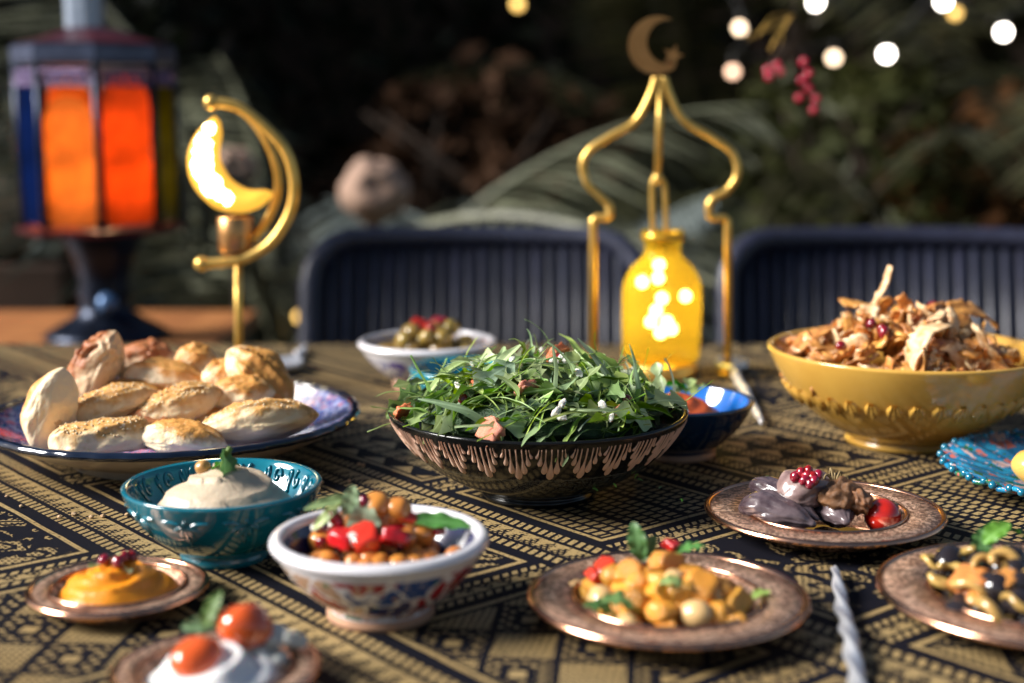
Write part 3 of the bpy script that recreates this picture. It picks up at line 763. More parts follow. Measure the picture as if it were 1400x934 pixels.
LS = [leaf_mesh('stalk', rnd.uniform(.035, .06), .0027, 160 + k, 'stalk', rnd.uniform(-.6, 1.0), .4, .8) for k in range(6)]
def put_leaf(m, name, mt, x, y, z, az, tilt, roll, parent):
    o = obj(name, m, mt, parent, (x, y, z)); o.rotation_euler = (Matrix.Rotation(az, 3, 'Z') @ Matrix.Rotation(tilt, 3, 'Y') @ Matrix.Rotation(roll, 3, 'X')).to_euler(); return o
for k in range(225):
    r = SR * .97 * math.sqrt(rnd.random()); th = rnd.uniform(0, 6.283)
    front = rnd.random() < .35
    if front: th = rnd.uniform(-2.7, -.45); r = SR * rnd.uniform(.45, .93)
    az = rnd.uniform(0, 6.283); mdl = LV[rnd.randrange(len(LV))]
    if r > SR * .68: az = th + math.pi / 2 + rnd.uniform(-.6, .6) + (math.pi if rnd.random() < .5 else 0)
    slope = math.atan(SHH * 2.2 * (r / SR) ** 1.2 / SR)
    tilt = slope * math.cos(az - th) + rnd.gauss(0, .25); roll = -slope * math.sin(th - az) * -1 + rnd.gauss(0, .45)
    z = sdome(r) - SZ0 + rnd.uniform(-.006, .007) + (.002 if r > SR * .8 else 0)
    if r + .03 * abs(math.cos(az - th)) > SR * 1.02: z += .004
    put_leaf(mdl, 'leaf', m_rocket, r * math.cos(th), r * math.sin(th), z, az, tilt, roll, salad)
for k in range(46):
    r = SR * .95 * math.sqrt(rnd.random()); th = rnd.uniform(-3.1, .2) if k % 3 else rnd.uniform(0, 6.28)
    put_leaf(LS[k % 6], 'stalk', m_lime if k % 3 else m_sage, r * math.cos(th), r * math.sin(th), sdome(r) - SZ0 + rnd.uniform(.001, .011), rnd.uniform(0, 6.28), rnd.gauss(0, .35), 0, salad)
for (px, py, ang, ln) in ((535, 590, 25, 0), (543, 572, 150, 2), (735, 490, 80, 4), (823, 500, 150, 1), (845, 505, 60, 3), (880, 520, 85, 0), (907, 525, 105, 1), (945, 553, 20, 2), (640, 500, 110, 5), (600, 520, 40, 4)):
    q = hit(px, py, (SX, SY), SZ0, SHH, SR) if 560 < px < 930 else Q(px, py, SY - .02)
    o = obj('stalk', LS[ln], m_lime, salad, (q.x - SX, q.y - SY, q.z - SZ0 + .006), (0, -R(ang), rnd.uniform(-.3, .3)), (.7, 1, 1))
HB = [leaf_mesh('leaf', .076, .0105, 500 + k, 'blade', .5 + .35 * k, .5, .45, 22) for k in range(5)]
HR = [leaf_mesh('leaf', .074, .034, 520 + k, 'rocket', .5 + .3 * k, .4, .25, 24) for k in range(4)]
for i, (px, py, ang, yaw, mt, mm) in enumerate(((868, 548, -84, 10, m_sage, HB[0]), (828, 528, -50, -10, m_sage, HB[1]), (750, 545, -78, 0, m_sage, HB[2]), (640, 575, -16, 0, m_sage, HB[0]), (700, 560, -20, 10, m_rocket, HB[3]), (650, 545, 55, 0, m_sage, HR[0]), (575, 555, -70, 0, m_rocket, HR[1]), (800, 580, 25, 0, m_lime, HR[2]), (910, 545, -60, 0, m_sage, HR[3]), (690, 595, 10, 0, m_rocket, HR[0]), (610, 530, 70, 0, m_rocket, HB[4]), (775, 520, -35, 0, m_rocket, HR[3]), (840, 590, -10, 0, m_rocket, HR[1]), (895, 565, 40, 0, m_rocket, HR[2]))):
    q = hit(px, py, (SX, SY), SZ0, SHH, SR)
    o = obj('leaf', mm, mt, salad, (q.x - SX, q.y - SY - .003, q.z - SZ0 + .007))
    o.rotation_euler = (Matrix.Rotation(R(yaw), 3, 'Z') @ Matrix.Rotation(-R(ang), 3, 'Y') @ Matrix.Rotation(R(50), 3, 'X')).to_euler()
# things tossed in the salad
m_tom = mat('tomato flesh', (.62, .11, .035), (.72, .27, .13), .3, scale=160, sss=.25, rand=.15, bumps=.5, bscale=250)
m_tomp = mat('pale tomato flesh', (.76, .36, .24), (.62, .17, .09), .3, scale=170, sss=.3, rand=.1, bumps=.5, bscale=250)
m_feta = mat('white cheese', (.80, .78, .72), (.70, .68, .60), .6, scale=150, bumps=.6, bscale=260, sss=.2)
m_aril = mat('pomegranate', (.28, .008, .02), (.16, .004, .012), .1, scale=120, coat=.8, sss=.2, rand=.3)
def chunk(name, seed, flat=.45, amp=.40): # a cut wedge
    def fn(c):
        c = Vector((max(-.62, min(.8, c.x)), max(-.7, min(.55, c.y)), max(-.5, min(.75, c.z)))) * 1.25
        return Vector((c.x, c.y, c.z * flat)) * (1 + amp * noise.noise(c * 1.9 + Vector((seed * 2.3, 0, 0))))
    return ico(name, 3, fn)
CH = [chunk('tomato_piece', k) for k in range(4)]
for (px, py, s, mt, l) in ((672, 596, .0105, m_tomp, 'pale pink tomato wedge at the salad bowl rim'), (652, 534, .0075, m_tom, 'orange tomato wedge beside the rocket stalks'), (720, 541, .0085, m_tomp, 'small pink tomato piece on the salad front'), (765, 493, .010, m_tom, 'tomato piece crowning the salad heap'), (553, 570, .0065, m_tom, 'tomato piece wedged against the black bowl edge'), (842, 572, .006, m_tomp, 'tiny pale tomato scrap low on the salad')):
    q = hit(px, py, (SX, SY), SZ0, SHH, SR); tag(obj('tomato_piece', CH[rnd.randrange(4)], mt, None, q + Vector((0, -.004, .006)), (rnd.uniform(.3, 1.0), rnd.uniform(-.5, .5), rnd.uniform(0, 6)), (s, s, s)), l, 'tomato', 'tomato pieces in the salad')
FE = [ico('cheese_crumb', 2, lambda c, k=k: Vector((round(c.x * 1.6) / 1.6 * .5 + c.x * .5, round(c.y * 1.4) / 1.4 * .5 + c.y * .5, c.z * .8)) * (1 + .3 * noise.noise(c * 2.5 + Vector((k * 3, 0, 0)))), False) for k in range(3)]
for (px, py) in ((755, 508), (773, 508), (680, 512), (685, 520), (648, 513), (766, 504), (768, 567), (760, 578), (767, 585), (632, 545), (627, 542), (790, 524), (823, 570), (835, 585), (700, 505), (742, 494)):
    q = hit(px, py, (SX, SY), SZ0, SHH, SR); s = rnd.uniform(.0024, .0042); tag(obj('cheese_crumb', FE[rnd.randrange(3)], m_feta, None, q + Vector((0, -.006, .009)), (rnd.random(), rnd.random(), rnd.random() * 6), (s * 1.3, s, s * .8)), 'white cheese crumb scattered on the rocket salad', 'cheese', 'cheese crumbs on the salad')
AR = lump('pomegranate_seed', .22, 1.3, 2, 5, (1, .8, .75))
def arils(pts, dome, label, group, s=.0042, lift=.004):
    for (px, py) in pts:
        q = hit(px, py, *dome); tag(obj('pomegranate_seed', AR, m_aril, None, q + Vector((0, -.002, lift)), (rnd.random() * 3, rnd.random() * 3, rnd.random() * 6), (s, s, s)), label, 'pomegranate seed', group)
arils([(633, 556), (764, 500), (690, 517), (857, 497 + 60)], ((SX, SY), SZ0, SHH, SR), 'red pomegranate seed among the rocket leaves', 'pomegranate seeds in the salad', .0046, .006)

# ---------------- hummus
def mound(name, rad, h, seed, ridges=3, amp=.002, pw=1.5, n=36, seg=84, asym=.1, terr_=0):
    V, F = [(0, 0, h)], []
    for i in range(1, n + 1):
        s = i / n
        for k in range(seg):
            a = 2 * math.pi * k / seg
            rr = rad * s * (1 + asym * .5 * noise.noise(Vector((math.cos(a), math.sin(a), seed))))
            sw_ = math.sin(ridges * (a + s * 4.5) + seed) * amp * math.sin(math.pi * min(1, s * 1.05)) + noise.noise(Vector((rr * 60 * math.cos(a), rr * 60 * math.sin(a), seed))) * amp * .7
            if terr_:
                fsw = (a / 6.283 + s * 3.2) % 1.0; sw_ += terr_ * (fsw ** 2 - .4) * math.sin(math.pi * min(1, s)) ** .7
            z = h * (1 - s ** pw) ** .8 if s < 1 else 0
            V.append((rr * math.cos(a), rr * math.sin(a), max(-.001, z + sw_ * (1 if s < .98 else 0))))
    for k in range(seg): F.append((0, 1 + k, 1 + (k + 1) % seg))
    for i in range(n - 1):
        for k in range(seg):
            a0 = 1 + i * seg; b0 = a0 + seg; F.append((a0 + k, b0 + k, b0 + (k + 1) % seg, a0 + (k + 1) % seg))
    return mesh_of(name, V, F)
m_hum = mat('hummus', (.56, .45, .32), (.50, .39, .27), .42, scale=60, bumps=.7, bscale=160, bdist=.0014, sss=.15)
tag(obj('hummus', mound('hummus', .0505, .035, 1.0, 2, .0012, 1.6, asym=.2, terr_=.0032), m_hum, None, (HX + .002, HY - .002, TZ + .0285)), 'pale swirled hummus mound in the teal bowl', 'dip')
CP = [lump('chickpea', .12, 1.1, 3, k, (1, .92, .9)) for k in range(3)]
m_cp = mat('chickpea', (.58, .32, .10), (.46, .23, .06), .35, scale=50, rand=.2, coat=.2)
q = Vector((HX - .012, HY - .002, TZ + .0615)); tag(obj('chickpea', CP[0], m_cp, None, q, (0, 0, 1), (.0058,) * 3), 'single chickpea beside the mint on the hummus', 'chickpea')
sp = thing('mint_sprig', 'green mint sprig stuck in the hummus', 'herb', (HX + .002, HY - .010, TZ + .0625))
obj('leaf', leaf_mesh('leaf', .027, .0145, 201, 'oval', .5, .2, .5), m_mint, sp, (.003, -.004, .0015), (R(-20), R(62), R(-55)))
obj('leaf', leaf_mesh('leaf', .020, .009, 202, 'oval', .8, .3, .4), m_mint, sp, (-.002, .004, .002), (0, R(20), R(160)))
obj('leaf', leaf_mesh('leaf', .016, .007, 203, 'oval', .4, .3, .5), m_lime, sp, (.006, .003, .003), (0, R(10), R(30)))
obj('stem', tube_mesh('stem', spline([(0, 0, 0), (.002, 0, .008), (.006, 0, .0145)], 4), [.0016] * 4 + [.0020] * 5, 7), m_lime, sp)

# ---------------- food pieces: shared shapes
POT = [chunk('potato_cube', 40 + k, .8, .15) for k in range(3)] + [lump('potato_cube', .2, 1.3, 3, 10 + k, (1, .82, .8)) for k in range(3)]
m_pot = mat('golden potato', (.78, .40, .045), (.48, .15, .012), .30, scale=110, rand=.3, coat=.35, sss=.1, bumps=.5, bscale=150)
m_bean = mat('pale bean', (.68, .47, .22), (.56, .34, .12), .3, scale=45, rand=.15, coat=.35, sss=.15)
m_red = mat('red pepper', (.58, .03, .015), (.42, .015, .01), .16, scale=60, coat=.6, rand=.2)
m_blk = mat('black olive', (.012, .010, .012), (.022, .016, .016), .14, scale=60, coat=.5)
m_grnol = mat('olive flesh', (.34, .22, .05), (.20, .12, .02), .2, scale=40, coat=.5, rand=.4)
def food(name, meshes, mt, pts, dome, size, label, cat, group, lift=0, jitter=.25):
    for (px, py) in pts:
        q = hit(px, py, *dome); s = size * rnd.uniform(1 - jitter, 1 + jitter)
        tag(obj(name, meshes[rnd.randrange(len(meshes))], mt, None, q + Vector((0, s * .3, lift)), (rnd.uniform(-.6, .6), rnd.uniform(-.6, .6), rnd.uniform(0, 6.28)), (s, s, s)), label, cat, group)
def filler(name, meshes, mt, n, c, z0, h, rad, size, label, cat, group, seed=1):
    r = random.Random(seed)
    for _ in range(n):
        rr = rad * math.sqrt(r.random()) * .95; a = r.uniform(0, 6.283); s = size * r.uniform(.75, 1.2)
        z = z0 + h * (1 - (rr / rad) ** 2)
        tag(obj(name, meshes[r.randrange(len(meshes))], mt, None, (c[0] + rr * math.cos(a), c[1] + rr * math.sin(a), max(z0 + s * .7, z - s * .6)), (r.uniform(-.6, .6), r.uniform(-.6, .6), r.uniform(0, 6.28)), (s, s, s)), label, cat, group)

# potato salad on copper plate
d1 = (C1, TZ + .004, .030, .060)
tag(obj('pan_sauce', lathe_mesh('pan_sauce', [(0, .0008), (.045, .0008), (.049, .0003), (.0498, 0)], 64, lambda r, z, a: (r * (1 + .05 * math.sin(3 * a) + .03 * math.sin(7 * a + 1)), z)), mat('orange oil', (.42, .12, .012), (.30, .07, .008), .08, scale=40, coat=.8), None, (C1[0], C1[1], TZ + .0027)), 'thin orange oil pooled under the potatoes on the copper plate', 'sauce')
tag(obj('dark_syrup', lathe_mesh('dark_syrup', [(0, .0008), (.046, .0008), (.050, .0003), (.0508, 0)], 64, lambda r, z, a: (r * (1 + .05 * math.sin(2 * a + 1) + .03 * math.sin(5 * a)), z)), mat('dark syrup', (.035, .012, .008), (.02, .008, .006), .06, scale=40, coat=.8), None, (C2[0], C2[1], TZ + .0027)), 'dark syrup pooled under the aubergines on the copper plate', 'sauce')
filler('potato_cube', POT, m_pot, 46, C1, TZ + .0035, .026, .055, .0082, 'golden potato piece in the heap on the copper plate', 'potato', 'potato pieces on the copper plate', 3)
food('potato_cube', POT, m_pot, [(915, 775), (875, 800), (905, 800), (945, 790), (960, 810), (985, 815), (840, 790), (860, 790), (905, 840), (930, 812), (985, 845), (900, 815), (870, 825), (1005, 830)], d1, .0098, 'golden potato piece in the heap on the copper plate', 'potato', 'potato pieces on the copper plate')
food('white_bean', [lump('white_bean', .1, 1, 3, k, (1.1, .85, .85)) for k in range(2)], m_bean, [(789, 812), (822, 822), (952, 842), (978, 812), (925, 800), (860, 858)], d1, .0092, 'pale butter bean among the potatoes', 'bean', 'butter beans among the potatoes', jitter=.1)
PEP = [chunk('pepper_piece', 20 + k, .6, .2) for k in range(3)]
food('pepper_piece', PEP, m_red, [(828, 788), (815, 800), (918, 757)], d1, .0062, 'red pepper piece among the potatoes', 'pepper', 'red pepper pieces on the potatoes', .004)
for (px, py, az, m_, L, l) in ((872, 757, 100, m_mint, .024, 'upright green mint leaf on the potato heap'), (884, 765, 70, m_mint, .018, 'small mint leaf leaning on the potato heap'), (943, 765, 20, m_mint, .020, 'flat mint leaf behind the potato heap'), (850, 838, 5, m_mint, .026, 'chopped green leaf at the potato plate edge'), (822, 848, -10, m_mint, .022, 'chopped green leaf under the butter beans'), (918, 812, 10, m_lime, .016, 'lime green leaf scrap on the potatoes'), (1038, 828, 40, m_lime, .014, 'lime green leaf scrap at the copper rim')):
    q = hit(px, py, *d1); tag(obj('herb_leaf', leaf_mesh('herb_leaf', L, L * .5, int(px), 'oval', .6, .3), m_, None, q + Vector((0, -.002, .008)), (R(70) if az > 50 else R(20), -R(az), R(10))), l, 'herb leaf')

HF = [leaf_mesh('herb_fleck', .006, .0032, 600 + k, 'oval', .8, .5, .3, 6) for k in range(3)]
food('herb_fleck', HF, m_mint, [(rnd.uniform(815, 1010), rnd.uniform(808, 855)) for _ in range(22)], d1, 1.0, 'chopped green herb fleck sprinkled over the potatoes', 'herb fleck', 'herb flecks on the potatoes', .007, .3)
# chickpea salad in painted bowl
dw = ((WX, WY), TZ + WH - .015, .014, .054)
filler('lentil', [lump('lentil', .2, 1.2, 2, 3, (1, 1, .6))], mat('dark grain', (.14, .07, .035), (.05, .028, .018), .5, scale=80, rand=.5), 120, (WX, WY), TZ + WH - .018, .010, .050, .0042, 'small dark lentil at the bottom of the painted bowl', 'lentil', 'lentils in the painted bowl', 5)
food('chickpea', CP, mat('orange chickpea', (.62, .24, .045), (.50, .16, .03), .28, scale=50, rand=.2, coat=.4), [(478, 712), (531, 709), (545, 700), (520, 717), (514, 694), (560, 722), (440, 744), (452, 740), (470, 728), (585, 718), (505, 705), (555, 738), (575, 730)], dw, .0082, 'orange chickpea in the painted flower bowl', 'chickpea', 'chickpeas in the painted bowl')
filler('chickpea', CP, MATS['orange chickpea'], 34, (WX, WY), TZ + WH - .019, .013, .048, .0072, 'orange chickpea in the painted flower bowl', 'chickpea', 'chickpeas in the painted bowl', 21)
food('pepper_piece', PEP, m_red, [(537, 745), (558, 720), (548, 733), (462, 735), (470, 746), (500, 742), (530, 730)], dw, .0078, 'glossy red pepper piece in the painted bowl', 'pepper', 'red pepper in the painted bowl', .003)
food('onion_piece', FE, m_feta, [(458, 728), (484, 745), (433, 728)], dw, .0050, 'white onion piece in the painted bowl', 'onion', 'onion pieces in the painted bowl', .003)
arils([(498, 694), (465, 722), (458, 715), (505, 735), (600, 732), (440, 750)], dw, 'dark red pomegranate seed in the painted bowl', 'pomegranate seeds in the painted bowl', .0048, .004)
for (px, py, L, W, rot, m_, l) in ((500, 727, .036, .021, (R(88), R(-88), 0), m_sage, 'pale oval sage leaf standing upright in the painted bowl'), (480, 695, .020, .011, (R(70), R(-70), .3), m_sage, 'pale leaf tip poking up at the back of the bowl'), (450, 712, .026, .007, (R(60), R(-50), 0), m_lime, 'lime green leaf leaning in the painted bowl'), (455, 698, .034, .007, (R(40), R(-8), .2), m_lime, 'long lime leaf resting on the white rim'), (600, 722, .040, .011, (R(45), R(3), -.1), m_mint, 'long green leaf lying across the painted bowl')):
    q = hit(px, py, *dw); tag(obj('herb_leaf', leaf_mesh('herb_leaf', L, W, int(px + py), 'oval', .25, .15, .25), m_, None, q + Vector((0, -.009, .004) if L == .036 else (0, -.003, .005)), rot), l, 'herb leaf')

# olives in the back bowl
db = ((BX, BY), TZ + BH - .012, .026, .058)
OL = [lump('olive', .05, 1, 3, k, (1.2, .9, .9)) for k in range(2)]
filler('olive', OL, m_grnol, 30, (BX, BY), TZ + BH - .016, .024, .055, .0105, 'brown green olive heaped in the blue flowered bowl', 'olive', 'olives in the blue flowered bowl', 8)
food('olive', OL, m_grnol, [(584, 462), (606, 462), (552, 465), (617, 448), (562, 455), (635, 470), (570, 450), (598, 450)], db, .0105, 'brown green olive heaped in the blue flowered bowl', 'olive', 'olives in the blue flowered bowl', jitter=.1)
food('pepper_piece', PEP, m_red, [(573, 452), (600, 447), (590, 455)], db, .0085, 'red pepper strip lying on the olives', 'pepper', 'red pepper on the olives', .004)
# small turquoise bowl keeps one chickpea
tag(obj('chickpea', CP[1], m_cp, None, (-.070, 1.372, TZ + .0265), (0, 0, 0), (.0085,) * 3), 'lone chickpea inside the small turquoise bowl', 'chickpea')

# red dip in the blue bowl
tag(obj('red_dip', mound('red_dip', .046, .024, 4.0, 4, .0009, 1.6), mat('red dip', (.52, .10, .025), (.36, .05, .015), .4, scale=60, bumps=.6, bscale=120, bdist=.002), None, (UX - .002, UY - .002, TZ + .030)), 'brick red dip mound in the blue bowl', 'dip')
for k, (px, py) in enumerate(((925, 527), (942, 522), (910, 530), (952, 530), (895, 533), (935, 533))):
    q = Q(px, py, UY + .012); tag(obj('herb_leaf', leaf_mesh('herb_leaf', .024, .011, 300 + k, 'oval', .8, .5), m_lime if k % 2 else m_mint, None, q, (rnd.uniform(-.5, .5), rnd.uniform(-.5, .2), k * 1.3)), 'green herb leaf on the red dip', 'herb leaf', 'herb leaves on the red dip')

# orange puree
tag(obj('pumpkin_puree', mound('pumpkin_puree', .037, .0215, 2.2, 3, .0014, 2.4, asym=.35, terr_=.0026), mat('pumpkin puree', (.82, .30, .012), (.74, .24, .008), .36, scale=50, bumps=.7, bscale=190, bdist=.0012, sss=.2, coat=.2), None, (C0[0], C0[1], TZ + .003)), 'smooth orange pumpkin puree mound on the small copper plate', 'dip')
dp = (C0, TZ + .003, .0225, .037)
arils([(145, 773), (171, 769), (182, 770), (163, 775)], dp, 'dark red pomegranate seed on the orange puree', 'pomegranate seeds on the puree', .0048)
for k, (px, py, m_) in enumerate(((157, 771, m_lime), (132, 780, m_mint), (175, 784, m_sage))):
    q = hit(px, py, *dp); tag(obj('herb_leaf', leaf_mesh('herb_leaf', .013, .005, 320 + k, 'oval', .5, .3), m_, None, q + Vector((0, -.002, .003)), (R(20), R(-60 if k == 0 else -5), k)), ['lime sprout standing between seeds on the orange puree', 'green herb scrap on the orange puree', 'pale herb scrap on the orange puree'][k], 'herb leaf')
# yoghurt cheese with tomatoes
tag(obj('yoghurt_cheese', mound('yoghurt_cheese', .039, .020, 3.3, 3, .0028, 2.2, asym=.45), mat('labneh', (.80, .79, .78), (.74, .73, .72), .4, scale=50, bumps=.3, bscale=60, bdist=.002, sss=.25), None, (CW[0], CW[1], TZ + .003)), 'white yoghurt cheese mound on the small copper plate', 'cheese')
dc = (CW, TZ + .003, .020, .036)
CT = lump('cherry_tomato', .04, .8, 3, 4)
m_ct = mat('cherry tomato skin', (.62, .05, .012), (.66, .14, .02), .12, scale=25, coat=.7, sss=.2)
for (px, py, s, l) in ((268, 905, .0135, 'orange red tomato half sunk in the white cheese'), (332, 858, .0135, 'orange red tomato half behind the white cheese')):
    q = hit(px, py, *dc); t = thing('tomato_half', l, 'tomato', q + Vector((0, .004, -.002)))
    t.rotation_euler = (R(205), R(12), .3)
    h_ = ico('skin', 3, lambda c: Vector((c.x, c.y, min(c.z, .12))) * (1 + .12 * noise.noise(c * 1.3 + Vector((px, 0, 0))))); obj('skin', h_, m_ct, t, (0, 0, 0), (0, 0, 0), (s * 1.1, s, s))
    obj('cut_face', lathe_mesh('cut_face', [(0, .10), (.55, .16), (.92, .135), (.96, .10)], 32), mat('tomato cut', (.72, .22, .05), (.62, .10, .02), .2, scale=60, coat=.4), t, (0, 0, 0), (0, 0, 0), (s * 1.1, s, s))
for k, (px, py) in enumerate(((290, 852), (275, 872))):
    q = hit(px, py, *dc); tag(obj('herb_leaf', leaf_mesh('herb_leaf', .02, .009, 340 + k, 'oval', .5, .2), m_mint, None, q + Vector((0, 0, .008)), (R(60), R(-70 + 60 * k), .2)), ['upright mint leaf on the white cheese', 'flat mint leaf on the white cheese'][k], 'herb leaf')
food('cheese_cube', PEP, m_feta, [(375, 870), (395, 878), (372, 905), (345, 895)], (CW, TZ + .003, .014, .046), .0085, 'white cheese cube beside the tomato halves', 'cheese', 'cheese cubes on the small copper plate')

# aubergines on the far copper plate
m_aub = mat('purple aubergine', (.15, .11, .115), (.035, .02, .026), .24, scale=60, coat=.55, bumps=.35, bscale=70, bdist=.002)
m_aubp = mat('mauve aubergine', (.32, .22, .20), (.13, .07, .065), .28, scale=90, coat=.4, bumps=.4, bscale=80, bdist=.002)
def aub(seed, L, W):
    def fn(c):
        t = c.x; an = math.atan2(c.z, c.y)
        w = W * (1 - .34 * t) * (1 + .10 * noise.noise(c * 2.0 + Vector((seed, 0, 0))))
        wr = noise.noise(Vector((t * 1.6, an * 2.6, seed))) + .6 * noise.noise(Vector((t * 4, an * 5, seed)))
        w *= 1 + .11 * wr - .28 * math.exp(-((t - .86) / .1) ** 2)
        return Vector((t * L, c.y * w, c.z * w * .85 + .12 * L * (1 - t * t)))
    return ico('aubergine', 5, fn)
for (x, y, z, L, W, rz, ry, mt, l) in ((-.036, -.016, .0165, .029, .0135, -35, 4, m_aub, 'dark purple stuffed aubergine lying on the copper plate edge'), (-.028, .002, .022, .031, .0098, -48, 14, m_aub, 'long purple aubergine leaning across its darker neighbour'), (-.010, .004, .028, .026, .0165, 25, -4, m_aubp, 'plump mauve aubergine topped with pomegranate seeds')):
    tag(obj('stuffed_aubergine', aub(x * 100, L, W), mt, None, (C2[0] + x, C2[1] + y, TZ + z), (0, R(ry), R(rz))), l, 'aubergine')
tag(obj('aubergine_base', aub(7, .024, .0135), m_aub, None, (C2[0] + .006, C2[1] - .006, TZ + .015), (0, 0, R(-80))), 'dark aubergine hidden under the mauve one', 'aubergine')
d2 = ((C2[0] - .008, C2[1] + .004), TZ + .004, .0465, .042)
arils([(1094, 650), (1102, 653), (1110, 655), (1099, 659), (1112, 661), (1105, 647), (1086, 655), (1118, 652), (1107, 664)], d2, 'dark pomegranate seed piled on the mauve aubergine', 'pomegranate seeds on the aubergine', .0046, .002)
q = T(1190, 722, TZ + .004); tag(obj('cherry_tomato', CT, mat('red tomato skin', (.60, .022, .010), (.52, .015, .008), .08, scale=20, coat=.8, sss=.15), None, (q.x + .006, q.y - .008, TZ + .0150), (0, 0, 0), (.0128,) * 3), 'shiny whole red cherry tomato on the copper plate', 'tomato')
WN = [lump('walnut', .30, 2.6, 4, k, (1, .8, .7)) for k in range(3)]
m_wn = mat('walnut', (.36, .17, .06), (.20, .085, .03), .4, scale=60, coat=.2, rand=.3, bumps=.5, bscale=90, bdist=.002)
for (px, py, s, mt, l) in ((1150, 680, .0155, m_wn, 'brown walnut half beside the plump aubergine'), (1172, 685, .0125, m_wn, 'walnut half next to the cherry tomato'), (1212, 700, .012, mat('pale walnut', (.52, .38, .26), (.34, .22, .13), .4, scale=60, bumps=.5, bscale=90, bdist=.002), 'pale walnut piece by the copper rim'), (1228, 704, .0095, MATS['pale walnut'], 'small pale walnut crumb at the copper rim')):
    q = hit(px, py, C2, TZ + .004, .026, .060); tag(obj('walnut', WN[rnd.randrange(3)], mt, None, q, (rnd.random() * 3, 0, rnd.random() * 6), (s, s, s)), l, 'walnut')
hb = thing('herb_sprig', 'dry curled herb sprig topping the walnut halves', 'herb', Q(1141, 668, C2[1]))
for k in range(7):
    a = k * .9; obj('strand', tube_mesh('strand', spline([(0, 0, -.004), (.003 * math.cos(a), .003 * math.sin(a), .006), (.008 * math.cos(a), .007 * math.sin(a), .009 + .002 * (k % 3)), (.010 * math.cos(a), .008 * math.sin(a), .005)], 4), .0007, 5), mat('dry herb', (.30, .22, .09), (.18, .12, .05), .7), hb)
q = hit(1052, 664, *d2); tag(obj('herb_leaf', leaf_mesh('herb_leaf', .016, .007, 360, 'oval', .5, .3), m_lime, None, q + Vector((0, 0, .004)), (R(40), R(-20), 0)), 'tiny green leaf behind the purple aubergines', 'herb leaf')

# mushrooms and olives on the right copper plate
d3 = (C3, TZ + .004, .034, .066)
def mring(seed, k=.30):
    pts = [(math.cos(a), math.sin(a) * .85, .12 * math.sin(3 * a + seed)) for a in [R(-200 + 260 * i / 18) for i in range(19)]]
    return mesh_of('mushroom_ring', *tube(pts, [k * (1 - .35 * abs(i - 9) / 9) for i in range(19)], 8))
MR = [mring(1), mring(2.2, .26), mring(4, .34)]
m_mus = mat('marinated mushroom', (.52, .34, .10), (.34, .19, .045), .22, scale=50, coat=.5, rand=.25)
food('black_olive', OL, m_blk, [(1290, 792), (1340, 772), (1335, 790), (1370, 775), (1390, 780), (1315, 830), (1395, 800), (1360, 808), (1395, 830), (1365, 850), (1320, 845), (1300, 770), (1385, 765), (1275, 805), (1350, 835)], d3, .0098, 'black olive piece on the mushroom plate', 'olive', 'black olives on the mushroom plate')
filler('black_olive', OL, m_blk, 40, C3, TZ + .0035, .030, .060, .0092, 'black olive piece on the mushroom plate', 'olive', 'black olives on the mushroom plate', 12)
food('mushroom_slice', MR, m_mus, [(1288, 812), (1282, 785), (1305, 800), (1330, 822), (1355, 795), (1362, 850), (1380, 790), (1342, 760), (1395, 845)], d3, .0105, 'curled yellow mushroom slice among the black olives', 'mushroom', 'mushroom slices among the olives', .006, .2)
food('carrot_piece', PEP, mat('orange carrot', (.60, .24, .06), (.46, .16, .04), .3, scale=60, coat=.3, rand=.3), [(1330, 805), (1345, 812), (1320, 775), (1340, 830), (1325, 820), (1375, 805)], d3, .0085, 'orange carrot piece among the black olives', 'carrot', 'carrot pieces among the olives', .004)
for k, (px, py) in enumerate(((1362, 745), (1340, 762), (1395, 750))):
    q = hit(px, py, *d3); tag(obj('herb_leaf', leaf_mesh('herb_leaf', .022, .012, 380 + k, 'oval', .6, .4), m_mint, None, q + Vector((0, 0, .008)), (R(40), R(-50), k)), 'green herb leaf topping the olives and mushrooms', 'herb leaf', 'herb leaves on the mushroom plate')

# apricots on turquoise plate
for k, (x, y) in enumerate(((-.052, -.012), (-.030, .022), (-.010, -.030), (.02, .0))):
    tag(obj('dried_apricot', lump('dried_apricot', .12, 1, 3, k, (1, 1, .8)), mat('apricot', (.70, .42, .10), (.62, .33, .06), .35, scale=40, sss=.2, coat=.2), None, (bx + x, by + y, TZ + .0235), (.2, .1, k), (.019, .017, .017)), 'yellow apricot on the turquoise plate', 'apricot', 'apricots on the turquoise plate')

